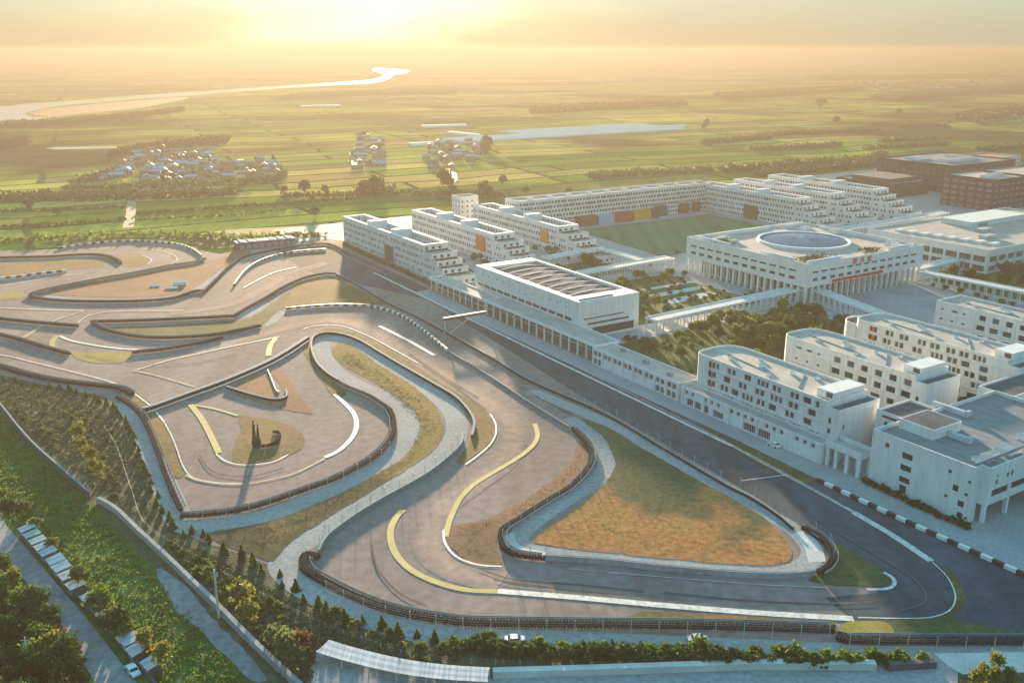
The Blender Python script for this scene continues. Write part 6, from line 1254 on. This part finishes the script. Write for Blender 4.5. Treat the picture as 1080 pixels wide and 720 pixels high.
village('in the hazy hamlet beside the greenhouses', [(455, 180), (505, 172), (515, 156), (500, 150), (450, 152), (448, 170)], 30, ('palesheet', 'palesheet', 'greytile'), 6, .2, 20, 1.2)
village('in the hamlet near the right edge', [(1030, 132), (1090, 130), (1090, 112), (1020, 116)], 30, ('bluetin', 'greytile', 'redtile'), 7, .3, 28, 1.3)
village('in the far settlement on the right', [(940, 100), (1090, 96), (1090, 86), (900, 88)], 40, ('bluetin', 'greytile', 'palesheet'), 8, .3, 70, 2.0)
village('behind the brick buildings at the right edge', [(1060, 178), (1110, 178), (1110, 164), (1062, 166)], 8, ('greytile', 'redtile', 'bluetin'), 9, .3, 26, 1.6)
def greenhouse(label, a, b, wd, h=3.2):
    p0, p1 = G(*a), G(*b); d = p1 - p0; o = thing('greenhouse', label, 'greenhouse', p0, math.atan2(d.y, d.x), None); L = d.length; q = MB(); n = 8
    for i in range(n):
        a0, a1 = math.pi * i / n, math.pi * (i + 1) / n; q.face([(0, -wd / 2 * math.cos(a0), h * math.sin(a0)), (0, -wd / 2 * math.cos(a1), h * math.sin(a1)), (L, -wd / 2 * math.cos(a1), h * math.sin(a1)), (L, -wd / 2 * math.cos(a0), h * math.sin(a0))][::-1])
    for x in (0, L): q.face([(x, -wd / 2 * math.cos(math.pi * i / n), h * math.sin(math.pi * i / n)) for i in range(n + 1)])
    q.build('plastic_cover', [M['poly']], o); q = MB(); q.box(-.05, -.01, -1, 1, 0, 2.1); q.build('door', [M['rail']], o); o['group'] = 'white plastic greenhouses in the fields'; return o
LBL = ['nearest the hamlet, at the left end of the long white strip', 'second from the left in the long white strip', 'third from the left in the long white strip', 'at the centre of the long white strip', 'right of the centre of the long white strip', 'third from the right in the long white strip', 'second from the right in the long white strip', 'at the right tip of the long white strip']
XS = np.linspace(486, 724, 9)
for i in range(8):
    x0, x1 = XS[i], XS[i + 1]; yy = lambda x: 149.5 - (x - 486) / 238 * 14
    o = thing('greenhouse', 'white plastic greenhouse block ' + LBL[i], 'greenhouse', G(x0, yy(x0) + 1.6)); v = G(x1, yy(x1) + 1.6) - G(x0, yy(x0) + 1.6); o.rotation_euler = (0, 0, math.atan2(v.y, v.x)); L = v.length * .985; D = 120 if i > 2 else 60; o['group'] = 'white plastic greenhouses in the fields'
    q = MB(); nb = int(D / 7)
    for b in range(nb):
        for k in range(6):
            a0, a1 = math.pi * k / 6, math.pi * (k + 1) / 6; y0 = b * 7 + 3.5 - 3.45 * math.cos(a0); y1 = b * 7 + 3.5 - 3.45 * math.cos(a1); z0 = 1.6 + 1.5 * math.sin(a0); z1 = 1.6 + 1.5 * math.sin(a1); q.face([(0, y0, z0), (L, y0, z0), (L, y1, z1), (0, y1, z1)])
        for x in (0, L): q.face([(x, b * 7 + 3.5 - 3.45 * math.cos(math.pi * k / 6), 1.6 + 1.5 * math.sin(math.pi * k / 6)) for k in range(7)] + [(x, b * 7 + 6.95, 0), (x, b * 7 + .05, 0)])
    q.face([(0, .02, 0), (L, .02, 0), (L, .02, 1.6), (0, .02, 1.6)]); q.build('plastic_cover', [M['poly']], o)
for a, b, wd, lab in [((445, 134.4), (491, 133), 22, 'long white greenhouse alone in the haze above the hamlet'), ((474, 140.6), (507, 144.4), 14, 'white greenhouse slanting before the long strip'), ((432, 153.6), (456, 152), 16, 'white greenhouse left of the hamlet'), ((458, 150.4), (468, 150), 14, 'short white greenhouse beside the hamlet'), ((317, 113), (358, 112), 26, 'long white greenhouse far off below the river'), ((700, 134.6), (722, 133.8), 16, 'short white greenhouse behind the right tip of the long strip')]: greenhouse(lab, a, b, wd, 3.5)

# ------------------------------------------------------------------ air
q = MB(); q.box(-31000, 31000, -500, 41000, -1.5, 125.0)
mh = bpy.data.materials.new('haze_air'); mh.use_nodes = True; n_ = mh.node_tree; n_.nodes.remove(n_.nodes['Principled BSDF']); v_ = n_.nodes.new('ShaderNodeVolumePrincipled')
v_.inputs['Color'].default_value = (*HAZE_COL, 1); v_.inputs['Density'].default_value = HAZE_DENSITY; v_.inputs['Anisotropy'].default_value = HAZE_G
n_.links.new(v_.outputs[0], n_.nodes['Material Output'].inputs['Volume'])
tag(q.build('haze', [mh]), 'pale sunlit haze over the whole valley', None, None, 'stuff')
SC.cycles.volume_bounces = 1; SC.cycles.max_bounces = 6; SC.cycles.diffuse_bounces = 3; SC.cycles.transparent_max_bounces = 8; SC.cycles.use_denoising = True
